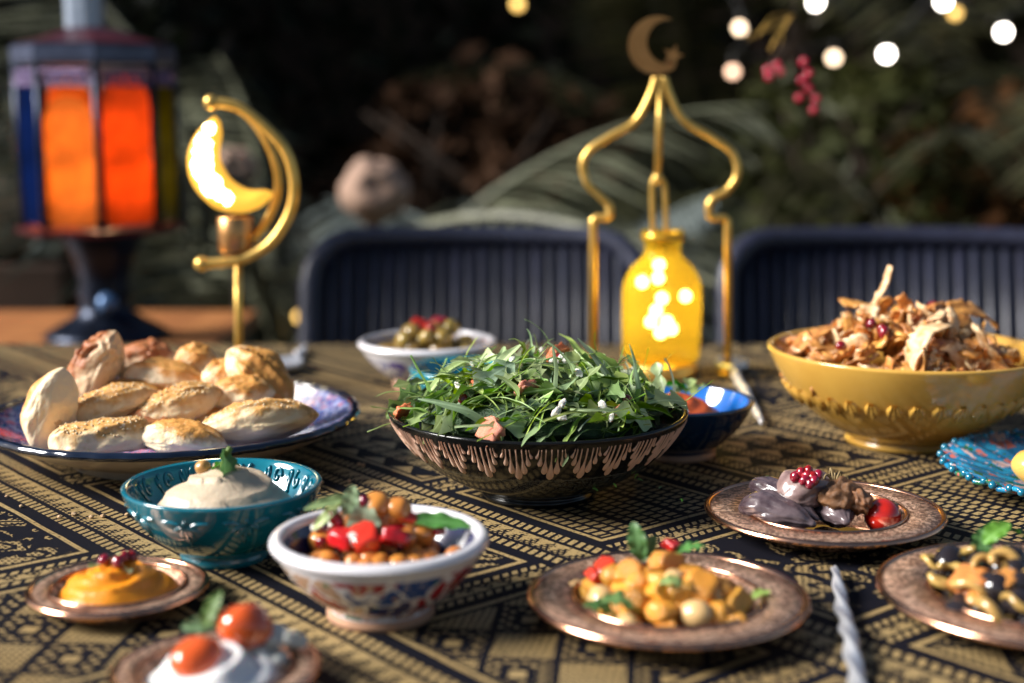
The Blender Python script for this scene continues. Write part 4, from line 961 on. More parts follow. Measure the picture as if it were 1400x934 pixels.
# ---------------- crisp bread salad in the yellow bowl
m_crisp = mat('fried bread', (.74, .35, .09), (.28, .085, .016), .36, scale=120, rand=.3, coat=.25, bumps=.7, bscale=160, bdist=.0015)
m_crispp = mat('pale fried bread', (.86, .66, .40), (.48, .21, .055), .42, scale=110, rand=.2, coat=.15, bumps=.7, bscale=160, bdist=.0015)
def strip(seed, L=.05, W=.010):
    """thin curled ribbon of flat bread with a ragged edge"""
    r = random.Random(seed); pts = []; p = Vector((0, 0, 0)); a = r.uniform(-.5, .5); k = r.uniform(-1, 1) * 9; N = 14
    for i in range(N + 1):
        pts.append(p.copy()); a += k * .022 + r.uniform(-.16, .16); p += Vector((math.cos(a), r.uniform(-.25, .25), math.sin(a))) * L / N
    c = sum(pts, Vector()) / (N + 1); V, F = [], []; cup = r.uniform(-.5, .5); tw = r.uniform(-1.2, 1.2); M = 6
    for i, q in enumerate(pts):
        q = q - c; w = W * (.55 + .55 * math.sin(math.pi * (i + .8) / (N + 1.6))); an = tw * (i / N - .5)
        lo, hi = -.5 * r.uniform(.75, 1.25), .5 * r.uniform(.75, 1.25); th = W * .11
        row = []
        for sgn in (1, -1):
            for m_ in range(M):
                f = lo + (hi - lo) * (m_ / (M - 1)) if sgn == 1 else hi - (hi - lo) * (m_ / (M - 1))
                blister = .16 * W * noise.noise(Vector((q.x * 190, f * 3, seed)))
                y, z = f * w, cup * w * (f * f * 2 - .25) + sgn * th * (1 if abs(f) < .42 else .45) + blister
                V.append((q.x, q.y + y * math.cos(an) - z * math.sin(an), q.z + y * math.sin(an) + z * math.cos(an)))
    K = 2 * M
    for i in range(N):
        for k_ in range(K): F.append((i * K + k_, i * K + (k_ + 1) % K, (i + 1) * K + (k_ + 1) % K, (i + 1) * K + k_))
    F += [tuple(range(K))[::-1], tuple(N * K + k_ for k_ in range(K))]
    return fix_normals(mesh_of('bread_strip', V, F))
ST = [strip(400 + k, rnd.uniform(.038, .064), rnd.uniform(.012, .023)) for k in range(14)]
YR, YZ0, YHH = .100, TZ + .070, .046
for k in range(190):
    r = YR * math.sqrt(rnd.random()) * .94; th = rnd.uniform(0, 6.28) if k % 2 else rnd.uniform(-3.0, -.1)
    z = YZ0 + YHH * (1 - (r / YR) ** 1.8) + rnd.uniform(-.012, .003)
    tag(obj('bread_strip', ST[k % 14], m_crispp if k % 3 == 0 else m_crisp, None, (YX - .006 + r * math.cos(th), YY + r * math.sin(th), z), (rnd.uniform(-1, 1), rnd.gauss(0, .45), rnd.uniform(0, 6.28)), (.8,) * 3), 'crisp golden fried bread strip heaped in the yellow bowl', 'fried bread', 'fried bread strips in the yellow bowl')
dy = ((YX - .006, YY), YZ0, YHH, YR)
for (px, py, rot, s, mt, l) in ((1202, 408, (0, R(-70), .2), .8, m_crispp, 'upright curled bread strip at the top of the yellow bowl'), (1262, 480, (R(20), R(-82), .1), 1.2, m_crispp, 'long pale bread strip standing against the bowl front'), (1330, 440, (R(30), R(-8), .1), 1.2, m_crisp, 'wide ridged bread strip lying on the heap'), (1120, 470, (R(10), R(-50), .2), 1.1, m_crisp, 'curved bread strip leaning on the yellow bowl edge'), (1180, 430, (0, R(-40), 0), 1.0, m_crisp, 'brown curled bread strip on the rising heap'), (1350, 490, (0, R(35), .3), 1.1, m_crispp, 'pale bread strip sloping into the yellow bowl')):
    q = hit(px, py, *dy); tag(obj('bread_strip', ST[int(px) % 14], mt, None, q + Vector((0, -.004, .008)), rot, (s, s, s)), l, 'fried bread', 'fried bread strips in the yellow bowl')
arils([(1190, 455), (1273, 430), (1149, 485), (1207, 467), (1205, 462)], dy, 'red pomegranate seed on the fried bread', 'pomegranate seeds on the fried bread', .006, .008)

# ================================================================== pastries
def pastry(seed, L, W, Hh, kind='boat'):
    def fn(c):
        t = c.x; e = max(0, 1 - abs(t) ** 2.2) ** .72
        y = c.y / max(.02, math.sqrt(max(1e-4, 1 - t * t))) if abs(t) < .999 else 0
        zz = c.z / max(.02, math.sqrt(max(1e-4, 1 - t * t))) if abs(t) < .999 else 0
        y = math.copysign(abs(y) ** .72, y); zz = math.copysign(abs(zz) ** .72, zz)
        k = 1 + .16 * noise.noise(c * 2.1 + Vector((seed * 1.9, 0, 0))) + .05 * noise.noise(c * 6 + Vector((seed, 0, 3)))
        if kind == 'slab': e = max(0, 1 - abs(t) ** 5) ** .5
        X_, Y_, Z_ = t * L / 2, y * W / 2 * e * k, zz * Hh / 2 * e * k
        if kind == 'boat' and zz > 0: 
            yy = y + .18 * noise.noise(Vector((t * 3, seed, 0))); gap = max(0, .35 + noise.noise(Vector((t * 2.3, seed * 2, 5))))
            Z_ += e * Hh * (.11 * math.exp(-((abs(yy) - .16) / .09) ** 2) - .26 * gap * math.exp(-(yy / .085) ** 2) - .06 * math.exp(-((abs(yy) - .5) / .2) ** 2))   # pinched seam
            Z_ += e * Hh * .03 * noise.noise(Vector((t * 9, y * 7, seed)))
        if kind == 'torn' and t > .2: Z_ *= 1 + .35 * noise.noise(c * 5 + Vector((seed, 0, 0))); Y_ *= 1 + .3 * noise.noise(c * 6)
        if zz < 0: Z_ *= .8
        return Vector((X_, Y_, Z_))
    return ico('pastry', 5, fn)
def crust(name, top, side, seed, seeds=False):
    m, nt, b = nodes_for(name); vec = coords(nt)
    sep = nt.nodes.new('ShaderNodeSeparateXYZ'); nt.links.new(vec, sep.inputs[0])
    nz = ntex(nt, vec, 34, 4); n2 = ntex(nt, vec, 130, 4)
    f = X(nt, sep.outputs[2]) * 85 + (X(nt, nz.outputs['Fac']) - .5) * 3.4 + (X(nt, n2.outputs['Fac']) - .5) * 1.6 + .12
    f = f.max(0.0).min(1.0)
    col = mixc(nt, f, side, top)
    col = mixc(nt, X(nt, nz.outputs['Fac']).gt(.66) * .5, col, tuple(c * .55 for c in top))
    if seeds:
        v = vtex(nt, vec, 330); sd = X(nt, v.outputs['Distance']).lt(.30) * X(nt, sep.outputs[2]).gt(.006) * X(nt, n2.outputs['Fac']).gt(.42)
        col = mixc(nt, sd, col, (.74, .60, .38))
        h = sd * 1.5 + X(nt, n2.outputs['Fac'])
    else: h = X(nt, n2.outputs['Fac']) * 1.0 + X(nt, nz.outputs['Fac'])
    nt.links.new(col, b.inputs['Base Color']); b.inputs['Roughness'].default_value = .5
    b.inputs['Subsurface Weight'].default_value = .12; b.inputs['Subsurface Scale'].default_value = .004
    bump(nt, b, h.s, .7, .0018); return m
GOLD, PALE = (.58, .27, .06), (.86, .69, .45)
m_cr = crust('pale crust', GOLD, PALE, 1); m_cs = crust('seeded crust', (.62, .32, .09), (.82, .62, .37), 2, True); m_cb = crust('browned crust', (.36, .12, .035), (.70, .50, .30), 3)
Bz = [ # px, py, distance, L, W, H, (rx, ry, rz) deg, material, kind, label
 (70, 562, 1.115, .074, .040, .034, (-60, -72, 10), m_cr, 'boat', 'pale boat shaped pastry standing on end at the platter rim'),
 (133, 508, 1.215, .078, .046, .042, (-30, -64, 20), m_cb, 'torn', 'tall torn pastry with browned meat filling rising above the others'),
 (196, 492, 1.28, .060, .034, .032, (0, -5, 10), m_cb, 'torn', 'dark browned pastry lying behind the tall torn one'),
 (225, 521, 1.225, .084, .040, .034, (-25, 6, -8), m_cr, 'boat', 'smooth white boat pastry laid across the middle of the platter'),
 (148, 560, 1.145, .084, .038, .032, (-20, -16, 18), m_cs, 'boat', 'golden seeded boat pastry propped behind the square one'),
 (140, 600, 1.095, .082, .050, .030, (-10, -4, 12), m_cs, 'slab', 'square cut seeded pastry at the navy rim'),
 (243, 560, 1.150, .082, .046, .034, (-15, -18, 24), m_cs, 'boat', 'broad sesame pastry in the centre of the heap'),
 (248, 603, 1.090, .074, .042, .030, (-20, 4, -6), m_cr, 'boat', 'white sided pastry just behind the teal bowl'),
 (352, 580, 1.115, .100, .052, .034, (-25, -6, 14), m_cs, 'boat', 'largest golden pastry with a split seam beside the platter flowers'),
 (328, 541, 1.175, .060, .038, .030, (-10, -4, 8), m_cr, 'boat', 'short golden pastry tucked behind the largest one'),
 (355, 516, 1.205, .074, .046, .038, (20, 38, -14), m_cr, 'boat', 'plump pale pastry tipped up against the heap'),
 (302, 516, 1.215, .036, .032, .028, (0, 0, 40), m_cr, 'boat', 'small round pastry wedged beside the tipped up one'),
 (268, 497, 1.255, .042, .034, .032, (0, -10, 0), m_cr, 'boat', 'rounded pastry end showing at the back of the heap'),
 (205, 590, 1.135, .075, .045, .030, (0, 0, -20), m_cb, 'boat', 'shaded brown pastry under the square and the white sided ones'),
 (290, 570, 1.185, .075, .045, .032, (0, 0, 30), m_cr, 'boat', 'golden pastry buried in the middle of the heap'),
 (180, 548, 1.205, .075, .045, .032, (0, 0, -10), m_cr, 'boat', 'pastry buried below the white boat shaped one')]
for k, (px, py, y, L, W, Hh, rot, mt, kind, l) in enumerate(Bz):
    pm = pastry(k + 1, L, W, Hh, kind)
    po = tag(obj('pastry', pm, mt, None, Q(px, py, y), [R(a) for a in rot]), l, 'pastry', 'filled pastries on the platter')
    if mt is m_cs:              # sesame on top
        tops = [v for v in pm.vertices if v.normal.z > .35 and abs(v.co.x) < L * .40]; parts = []
        for _ in range(130):
            v = tops[rnd.randrange(len(tops))]; a_ = rnd.uniform(0, 6.28); d = v.normal.cross(Vector((math.cos(a_), math.sin(a_), 0))).normalized(); e_ = v.normal.cross(d)
            c_ = v.co + v.normal * .0004
            parts.append(([tuple(c_ + d * .0017), tuple(c_ + e_ * .0009), tuple(c_ - d * .0015), tuple(c_ - e_ * .0009), tuple(c_ + v.normal * .0007), tuple(c_ - v.normal * .0005)], [(0, 1, 4), (1, 2, 4), (2, 3, 4), (3, 0, 4), (1, 0, 5), (2, 1, 5), (3, 2, 5), (0, 3, 5)]))
        stuff(obj('sesame_seeds', mesh_of('sesame_seeds', *merge(*parts)), mat('sesame', (.80, .66, .42), (.66, .48, .25), .4, scale=80), po))
for k in range(14):
    a_ = rnd.uniform(-2.2, -.2); rr_ = rnd.uniform(.165, .20)
    tag(obj('bread_crumb', FE[k % 3], m_crispp, None, (PX + rr_ * math.cos(a_), PY + rr_ * math.sin(a_), TZ + .0014), (0, 0, k), (rnd.uniform(.0012, .0024),) * 3), 'tiny bread crumb fallen on the cloth beside the platter', 'crumb', 'bread crumbs on the cloth')

# ================================================================== lamps
m_gold = mat('brushed gold', (.82, .52, .14), (.70, .42, .09), .32, .75, scale=80, bumps=.08, bscale=200)
# --- crescent lamp
MY = 1.502
def W2(px, py, y=MY): p = Q(px, py, y); return p
mo = W2(327, 527); mo = Vector((mo.x, MY, TZ))
ml = thing('crescent_lamp', 'golden crescent lamp on a pole behind the bread platter', 'lamp', mo)
def loc2(px, py, dy=0): return Q(px, py, MY + dy) - mo
obj('base', lathe_mesh('base', [(0, 0), (.042, 0), (.044, .003), (.042, .007), (.008, .011), (0, .011)], 48), m_gold, ml)
obj('pole', tube_mesh('pole', [(0, 0, .008), loc2(326, 352) * 1.0], .0045, 12), m_gold, ml)
sk = loc2(323, 344); obj('socket', mesh_of('socket', *merge(lathe([(0, 0), (.0175, 0), (.0185, .001), (.0185, .036), (.0175, .037), (0, .037)], 32))), mat('rose gold', (.66, .36, .16), (.55, .28, .1), .35, 1.0, scale=30), ml, sk)
ar1 = [(291, 141), (306, 141), (331, 149), (366, 177), (391, 207), (402, 246), (400, 280), (387, 310), (366, 336), (336, 353), (306, 359), (277, 361)]
ar2 = [(308, 143), (335, 154), (361, 186), (377, 224), (380, 263), (366, 301), (345, 330)]
obj('outer_arc', tube_mesh('outer_arc', spline([loc2(*p, -.012) for p in ar1], 5), .0058, 10), m_gold, ml)
obj('inner_arc', tube_mesh('inner_arc', spline([loc2(*p, .014 if 0 < i < 6 else -.004) for i, p in enumerate(ar2)], 5), .0048, 10), m_gold, ml)
for p in ((289, 140), (276, 361)): obj('arc_tip', ico('arc_tip', 3, lambda c: c * .0082), m_gold, ml, loc2(*p, -.012))
out_ = [(294, 160), (272, 180), (259, 207), (259, 235), (268, 257), (284, 275), (301, 286), (331, 290), (356, 282), (372, 268)]
inn_ = [(300, 166), (302, 184), (299, 208), (302, 225), (311, 241), (321, 251), (336, 259), (350, 261), (362, 261), (372, 264)]
o_s = spline([loc2(*p) for p in out_], 4); i_s = spline([loc2(*p) for p in inn_], 4)
V, F = [], []; nn = len(o_s)
for a, b_ in zip(o_s, i_s):
    c = (a + b_) / 2; hw = (a - b_).length / 2 + .001; d = (a - b_).normalized()
    for k in range(12):
        an = 2 * math.pi * k / 12; V.append(tuple(c + d * hw * math.cos(an) + Vector((0, 1, 0)) * min(hw, .012) * math.sin(an)))
for i in range(nn - 1):
    for k in range(12): F.append((i * 12 + k, i * 12 + (k + 1) % 12, (i + 1) * 12 + (k + 1) % 12, (i + 1) * 12 + k))
F += [tuple(range(12)), tuple((nn - 1) * 12 + k for k in range(12))]
mg, ntg, bg_ = nodes_for('glowing amber acrylic'); bg_.inputs['Base Color'].default_value = (.7, .36, .05, 1); bg_.inputs['Roughness'].default_value = .25
bg_.inputs['Emission Color'].default_value = (1, .50, .05, 1); bg_.inputs['Emission Strength'].default_value = .55
obj('crescent_shade', fix_normals(mesh_of('crescent_shade', V, F)), mg, ml)
m_led = emit('warm led', (1, .80, .42), 9.0)
for i, f in enumerate((.10, .17, .24, .31, .38, .45, .52, .59, .64)):
    k = int(f * (nn - 1)); c = (o_s[k] + i_s[k]) / 2; w = (o_s[k] - i_s[k]).length * (.33 if i < 7 else .22)
    obj('led', lump('led', .25, 1.5, 2, i, (w, .007, w)), m_led, ml, c + Vector((rnd.uniform(-.001, .001), -.0075, 0)))

# --- arched wire lantern
LY = 1.569
lo = T(903, 512); lo = Vector((lo.x, LY, TZ))
al = thing('arch_lantern', 'gold wire lantern frame shaped like a domed arch with crescent finial', 'lantern', lo)
def l3(px, py, dy=0): return Q(px, py, LY + dy) - lo
def rnd_path(pts, n=6): return spline([l3(*p) for p in pts], n)
left = [(897, 106), (888, 133), (868, 167), (834, 187), (808, 204), (797, 224), (803, 250), (822, 270), (833, 280)]
right = [(908, 106), (917, 133), (936, 165), (976, 190), (1002, 210), (1008, 238), (995, 260), (976, 271), (969, 281)]
def foot(px): v = l3(px, 512); return Vector((v.x, 0, 0.002))
wl_ = rnd_path(left) + [l3(834, 288), l3(834, 295), l3(830, 298), l3(815, 298), l3(811, 301), l3(811, 310), foot(811)]
wr_ = rnd_path(right) + [l3(969, 289), l3(970, 295), l3(975, 298), l3(990, 298), l3(995, 301), l3(995, 310), foot(995)]
obj('left_wire', tube_mesh('left_wire', wl_, .0046, 10), m_gold, al); obj('right_wire', tube_mesh('right_wire', wr_, .0046, 10), m_gold, al)
obj('centre_rod', tube_mesh('centre_rod', [l3(904, 104), l3(899, 243)], .0042, 10), m_gold, al)
obj('hanger_loop', tube_mesh('hanger_loop', spline([l3(893, 322), l3(892, 280), l3(892, 252), l3(896, 244), l3(903, 244), l3(908, 252), l3(910, 280), l3(911, 322)], 5), .0032, 8), m_gold, al)
obj('loop_bead', ico('loop_bead', 2, lambda c: c * .0068), m_gold, al, l3(899, 244))
for px in (811, 995): obj('foot', lathe_mesh('foot', [(0, 0), (.010, 0), (.010, .003), (0, .0045)], 20), m_gold, al, foot(px) - Vector((0, 0, .002)))
# finial crescent and star
def flat(name, pts, thick):
    n = len(pts); V = [tuple(p + Vector((0, s * thick, 0))) for s in (-.5, .5) for p in pts]
    bm = bmesh.new(); vs = [bm.verts.new(v) for v in V]
    bm.faces.new(vs[:n]); bm.faces.new(vs[n:][::-1])
    for i in range(n): bm.faces.new((vs[i], vs[n + i], vs[n + (i + 1) % n], vs[(i + 1) % n]))
    bmesh.ops.recalc_face_normals(bm, faces=bm.faces); bmesh.ops.triangulate(bm, faces=bm.faces)
    m = bpy.data.meshes.new(name); bm.to_mesh(m); bm.free(); return m
sc_ = LY / FPX
oc = [Vector((.031 * math.cos(a), 0, .031 * math.sin(a))) for a in [R(60 + 250 * k / 30) for k in range(31)]]
def crescent(pts, cx, cz, r, thick):
    V, F = [], []; n = len(pts)
    for i, p in enumerate(pts):
        d = Vector((p.x - cx, 0, p.z - cz)); q = Vector((cx, 0, cz)) + d.normalized() * min(r, d.length * .985)
        for y in (-thick / 2, thick / 2): V += [(p.x, y, p.z), (q.x, y, q.z)]
    for i in range(n - 1):
        a, b = i * 4, i * 4 + 4
        F += [(a, a + 1, b + 1, b), (a + 2, b + 2, b + 3, a + 3), (a, b, b + 2, a + 2), (a + 1, a + 3, b + 3, b + 1)]
    F += [(0, 2, 3, 1), (n * 4 - 4, n * 4 - 3, n * 4 - 1, n * 4 - 2)]
    return fix_normals(mesh_of('crescent_finial', V, F, False))
cf = l3(898, 62)
m_cg = mat('copper gold', (.62, .31, .12), (.5, .24, .09), .3, 1.0, scale=60)
obj('crescent_finial', crescent(oc, .0125, .0035, .0235, .005), m_cg, al, cf)
star = [Vector(((.0115 if k % 2 == 0 else .005) * math.sin(k * math.pi / 5 + .3), 0, (.0115 if k % 2 == 0 else .005) * math.cos(k * math.pi / 5 + .3))) for k in range(10)]
obj('star_finial', flat('star_finial', star, .005), m_cg, al, l3(920, 76))
obj('star_link', tube_mesh('star_link', [l3(904, 98), l3(916, 84)], .0026, 8), m_cg, al)
# --- amber bottle with fairy lights, standing under the arch
bo = thing('amber_bottle', 'amber glass bottle of fairy lights standing inside the gold arch', 'bottle', lo)
S_ = .000815
bp = [(318, 27), (322, 29), (331, 29), (335, 25), (345, 24), (351, 25), (357, 30), (364, 38), (373, 45), (384, 50.5), (398, 54), (430, 54.5), (470, 53.5), (488, 53), (495, 50)]
zb = lambda py: (512 - py) * S_ + .004
pr = [(r * S_, zb(py)) for py, r in bp]
pr2 = [(r - .0022, z) for r, z in pr][::-1]
mgl, ntl, bl = nodes_for('amber glass')
bl.inputs['Base Color'].default_value = (.95, .60, .03, 1); bl.inputs['Roughness'].default_value = .06
trl = ntl.nodes.new('ShaderNodeBsdfTranslucent'); trl.inputs[0].default_value = (.52, .39, .04, 1)
trp = ntl.nodes.new('ShaderNodeBsdfTransparent'); trp.inputs[0].default_value = (.90, .76, .24, 1)
m1 = ntl.nodes.new('ShaderNodeMixShader'); m1.inputs[0].default_value = .80; m2 = ntl.nodes.new('ShaderNodeMixShader'); m2.inputs[0].default_value = .16
ntl.links.new(trl.outputs[0], m1.inputs[1]); ntl.links.new(trp.outputs[0], m1.inputs[2]); ntl.links.new(m1.outputs[0], m2.inputs[1]); ntl.links.new(bl.outputs[0], m2.inputs[2])
ntl.links.new(m2.outputs[0], ntl.nodes['Material Output'].inputs[0])
obj('glass', lathe_mesh('glass', pr + [(.030, zb(498)), (0, zb(498))], 64), mgl, bo)
obj('base_disc', lathe_mesh('base_disc', [(0, 0), (.040, 0), (.0405, .002), (.0405, .0125), (.039, .0145), (0, .0145)], 56), m_gold, bo)
obj('neck_ring', lathe_mesh('neck_ring', [(27 * S_ + .0006 + .0016 * math.cos(a), zb(326) + .004 * math.sin(a)) for a in [2 * math.pi * k / 10 for k in range(11)]], 48), mat('amber lip', (.75, .45, .05), (.65, .36, .04), .15, .6), bo)
m_fairy = emit('fairy light', (1, .84, .5), 13.0)
fb = [(901, 362), (900, 380), (878, 386), (937, 405), (905, 408), (897, 425), (890, 440), (912, 440), (918, 450), (903, 455)]
for i, p in enumerate(fb):
    v = l3(*p, rnd.uniform(-.02, .01)); obj('fairy_bulb', ico('fairy_bulb', 2, lambda c: c * .0066), m_fairy, bo, v)
obj('fairy_wire', tube_mesh('fairy_wire', spline([l3(902, 325)] + [l3(*p) for p in fb], 4), .0006, 5), m_gold, bo)
bld = bpy.data.lights.new('bottle_glow', 'POINT'); bld.energy = .02; bld.color = (1, .72, .30); bld.shadow_soft_size = .02
blo = bpy.data.objects.new('bottle_glow', bld); link(blo, bo); blo.location = l3(903, 425)

# --- coloured lantern on the bench
GY = 2.30
go = Q(147, 455, GY); go = Vector((go.x, GY, .6725))
gl = thing('glass_lantern', 'tall dark metal lantern with glowing orange and red glass panels', 'lantern', go, R(16))
k_ = GY / FPX * 1.0
zz = lambda py: Q(140, py, GY).z - go.z
m_dk = mat('dark blue metal', (.010, .016, .035), (.006, .01, .02), .32, .7, scale=25, bumps=.2, bscale=80)
obj('foot', lathe_mesh('foot', [(0, 0), (.100, 0), (.102, .006), (.09, .014), (.062, .030), (.045, .042), (.040, .06), (.046, .075), (.040, .09), (.050, .13), (.072, zz(318)), (.07, zz(314)), (0, zz(314))], 40), m_dk, gl)
obj('knob', ico('knob', 3, lambda c: c * .017), mat('blue enamel', (.08, .17, .34), (.05, .11, .24), .25, .3), gl, (.002, -.046, .062))
R8 = .120; z0, z1 = zz(305), zz(92)
def glassm(name, c):
    m, nt, b = nodes_for(name); vec = coords(nt); nz = ntex(nt, vec, 14, 3)
    colr = ramp(nt, nz.outputs['Fac'], [(.3, tuple(x * .45 for x in c)), (.65, c)])
    tr = nt.nodes.new('ShaderNodeBsdfTranslucent'); nt.links.new(colr, tr.inputs[0]); nt.links.new(colr, b.inputs['Base Color']); b.inputs['Roughness'].default_value = .1
    ms = nt.nodes.new('ShaderNodeMixShader'); ms.inputs[0].default_value = .8
    nt.links.new(b.outputs[0], ms.inputs[1]); nt.links.new(tr.outputs[0], ms.inputs[2]); nt.links.new(ms.outputs[0], nt.nodes['Material Output'].inputs[0]); return m
gcol = [glassm('orange glass', (1.0, .46, .12)), glassm('red glass', (1.0, .30, .07)), glassm('yellow glass', (.20, .19, .008)), glassm('blue glass', (.008, .04, .22))]
def arch_panel(w, h, t, topk):
    pts = [Vector((-w / 2, 0, h * .06)), Vector((-w * .40, 0, 0)), Vector((w * .40, 0, 0)), Vector((w / 2, 0, h * .06))]
    pts += [Vector((w / 2 * math.cos(a), 0, h * topk + h * (1 - topk) * math.sin(a))) for a in [math.pi * k / 14 for k in range(15)]]
    return flat('glass_panel', pts, t)
sw_ = 2 * R8 * math.sin(math.pi / 8); ap = R8 * math.cos(math.pi / 8)
roof_z = z1 + .005
for k in range(8):
    a = -math.pi / 2 + (k + .5) * math.pi / 4       # face normals; k=0 right of centre, k=7 left
    ci = {0: 1, 7: 0, 1: 2, 6: 3}.get(k, (1, 0, 2, 3)[k % 4])
    hh = (z1 - z0) * (1.0 if k != 7 else .86)
    obj('glass_panel', arch_panel(sw_ * .86, hh * .93, .003, .80), gcol[ci], gl, (ap * math.cos(a), ap * math.sin(a), z0 + .004), (0, 0, a + math.pi / 2))
    av = -math.pi / 2 + k * math.pi / 4
    obj('corner_post', tube_mesh('corner_post', [(R8 * math.cos(av), R8 * math.sin(av), z0 - .004), (R8 * math.cos(av), R8 * math.sin(av), z1 + .010)], .0062, 8), m_dk, gl)
    # pierced band over each pane
    for j in range(5):
        s = (j - 2) / 5 * sw_ * .85; x = ap * math.cos(a) - math.sin(a) * s; y = ap * math.sin(a) + math.cos(a) * s
        obj('filigree', mesh_of('filigree', *tube([(.011 * math.cos(b_), 0, .011 * math.sin(b_)) for b_ in [2 * math.pi * q / 12 for q in range(12)]], .0028, 5, True)), mat('lilac metal', (.22, .16, .30), (.12, .09, .2), .35, .6), gl, (x * 1.02, y * 1.02, z1 - .018), (0, 0, a + math.pi / 2))
def oct_(r, z): return [(r * math.cos(-math.pi / 2 + k * math.pi / 4), r * math.sin(-math.pi / 2 + k * math.pi / 4), z) for k in range(8)]
def stack(levels):
    V = sum([oct_(r, z) for r, z in levels], []); F = []
    for i in range(len(levels) - 1):
        for k in range(8): F.append((i * 8 + k, i * 8 + (k + 1) % 8, (i + 1) * 8 + (k + 1) % 8, (i + 1) * 8 + k))
    F += [tuple(range(8))[::-1], tuple((len(levels) - 1) * 8 + k for k in range(8))]
    return fix_normals(mesh_of('oct', V, F, False))
obj('lower_tray', stack([(.075, zz(313)), (R8 + .012, z0 - .012), (R8 + .014, z0 - .004), (R8 + .004, z0 - .002)]), mat('maroon metal', (.12, .02, .025), (.07, .012, .016), .35, .4), gl)
obj('upper_band', stack([(R8 + .003, z1 + .002), (R8 + .007, z1 + .008), (R8 + .007, z1 + .030), (R8 + .001, z1 + .034)]), mat('grey blue metal', (.08, .10, .17), (.04, .05, .09), .35, .5), gl)
obj('roof', stack([(R8 + .006, z1 + .035), (R8 - .03, z1 + .043), (.05, z1 + .056), (.040, z1 + .060)]), mat('dark red metal', (.10, .014, .02), (.05, .01, .014), .35, .4), gl)
obj('chimney', stack([(.030, z1 + .0605), (.030, z1 + .15), (.036, z1 + .155), (.02, z1 + .19), (.004, z1 + .21)]), mat('pale blue metal', (.36, .42, .52), (.25, .30, .4), .3, .3), gl, (-.012, 0, 0))
obj('candle', lathe_mesh('candle', [(0, z0), (.028, z0), (.03, z0 + .004), (.03, z0 + .06), (.02, z0 + .062), (0, z0 + .062)], 24), mat('wax', (.7, .55, .35), rough=.5), gl)
obj('flame', ico('flame', 2, lambda c: Vector((c.x * .010, c.y * .010, c.z * .022))), emit('candle flame', (1, .6, .2), 25), gl, (0, 0, z0 + .088))
gd = bpy.data.lights.new('lantern_flame', 'POINT'); gd.energy = .7; gd.color = (1, .74, .42); gd.shadow_soft_size = .03
gob = bpy.data.objects.new('lantern_flame', gd); link(gob, gl); gob.location = (0, 0, z0 + .095)

# ================================================================== string lights
m_bw = emit('white festoon bulb', (1, .90, .80), 14); m_bp = emit('pink festoon bulb', (1, .62, .42), 2.0); m_bt = emit('peach festoon bulb', (1, .72, .48), 3.2); m_ba = emit('amber festoon bulb', (1, .60, .16), 1.6)
SLY = 4.0
def string_light(label, bulbs, pad):
    pts = [Q(px, py, y) for px, py, y, m_ in bulbs]
    t = thing('string_lights', label, 'string lights', Vector((pts[0].x, pts[0].y, 0)))
    o = Vector((pts[0].x, pts[0].y, 0)); path = []
    up = Vector((0, 0, .042)); P = [p - o + up for p in pts]
    P = [P[0] + Vector(pad[0])] + P + [P[-1] + Vector(pad[1])]
    obj('cable', tube_mesh('cable', spline(P, 6), .003, 6), mat('black cable', (.01, .01, .01), rough=.6), t)
    for p, b_ in zip(pts, bulbs):
        ob = obj('bulb', ico('bulb', 3, lambda c: Vector((c.x * .0145, c.y * .0145, c.z * .0145))), b_[3], t, p - o)
        obj('lamp_holder', tube_mesh('lamp_holder', [(0, 0, .011), (0, 0, .042)], .008, 8), MATS['black cable'], ob)
    return t
string_light('upper string of round bulbs hanging in front of the palms', [(1115, 3, 4.0, m_bw), (1212, 74, 4.0, m_bw), (1290, 2, 4.0, m_bw), (1372, 44, 4.0, m_bw)], ((-.5, .3, .5), (.6, .2, .4)))
string_light('lower string of dim peach bulbs hanging beside the crescent finial', [(1012, 38, 4.0, m_bt), (1002, 98, 4.05, m_bp), (1140, 79, 4.1, m_bt), (1306, 18, 4.2, m_ba)], ((-.3, .3, .6), (.5, .3, .5)))
string_light('single amber bulb string hanging from the trees above the cycad', [(708, 6, 4.0, m_ba)], ((-.4, .3, .5), (.4, .3, .5)))
string_light('amber reflection beside the wicker chair, shaped as a glowing bulb on a cable', [(411, 433, 3.2, m_ba)], ((-.15, .2, .10), (.0, .2, -.4)))  # lit bulb and cable added in place of an amber reflection

# berry sprig
bs = thing('berry_sprig', 'sprig of shiny red berries with gold twigs hanging from the trees', 'berry sprig', Q(1085, 40, 2.0) * 1.0)
bo_ = Vector(bs.location)
m_ber = mat('red berry', (.55, .012, .05), (.4, .008, .03), .1, scale=40, coat=.8)
berries = [(1050, 96), (1063, 90), (1068, 98), (1052, 105), (1099, 85), (1106, 101), (1106, 121), (1093, 134), (1116, 135), (1113, 150), (1097, 110)]
for p in berries:
    v = Q(*p, 2.0) - bo_; obj('berry', ico('berry', 2, lambda c: c * .0062), m_ber, bs, v)
    obj('twig', tube_mesh('twig', spline([(0, 0, 1.1), (0, 0, .05), v * .5 + Vector((0, .01, .01)), v], 4), .0010, 5), MATS['bark'] if 'bark' in MATS else m_bark, bs)
for k in range(6):
    v = Q(1010 + 11 * k + rnd.uniform(-4, 4), 58 + rnd.uniform(-18, 14), 2.0) - bo_
    obj('gold_twig', tube_mesh('gold_twig', spline([(0, 0, .02), v * .6 + Vector((0, 0, .012 * (k % 3))), v], 4), .0006, 5), m_gold, bs)

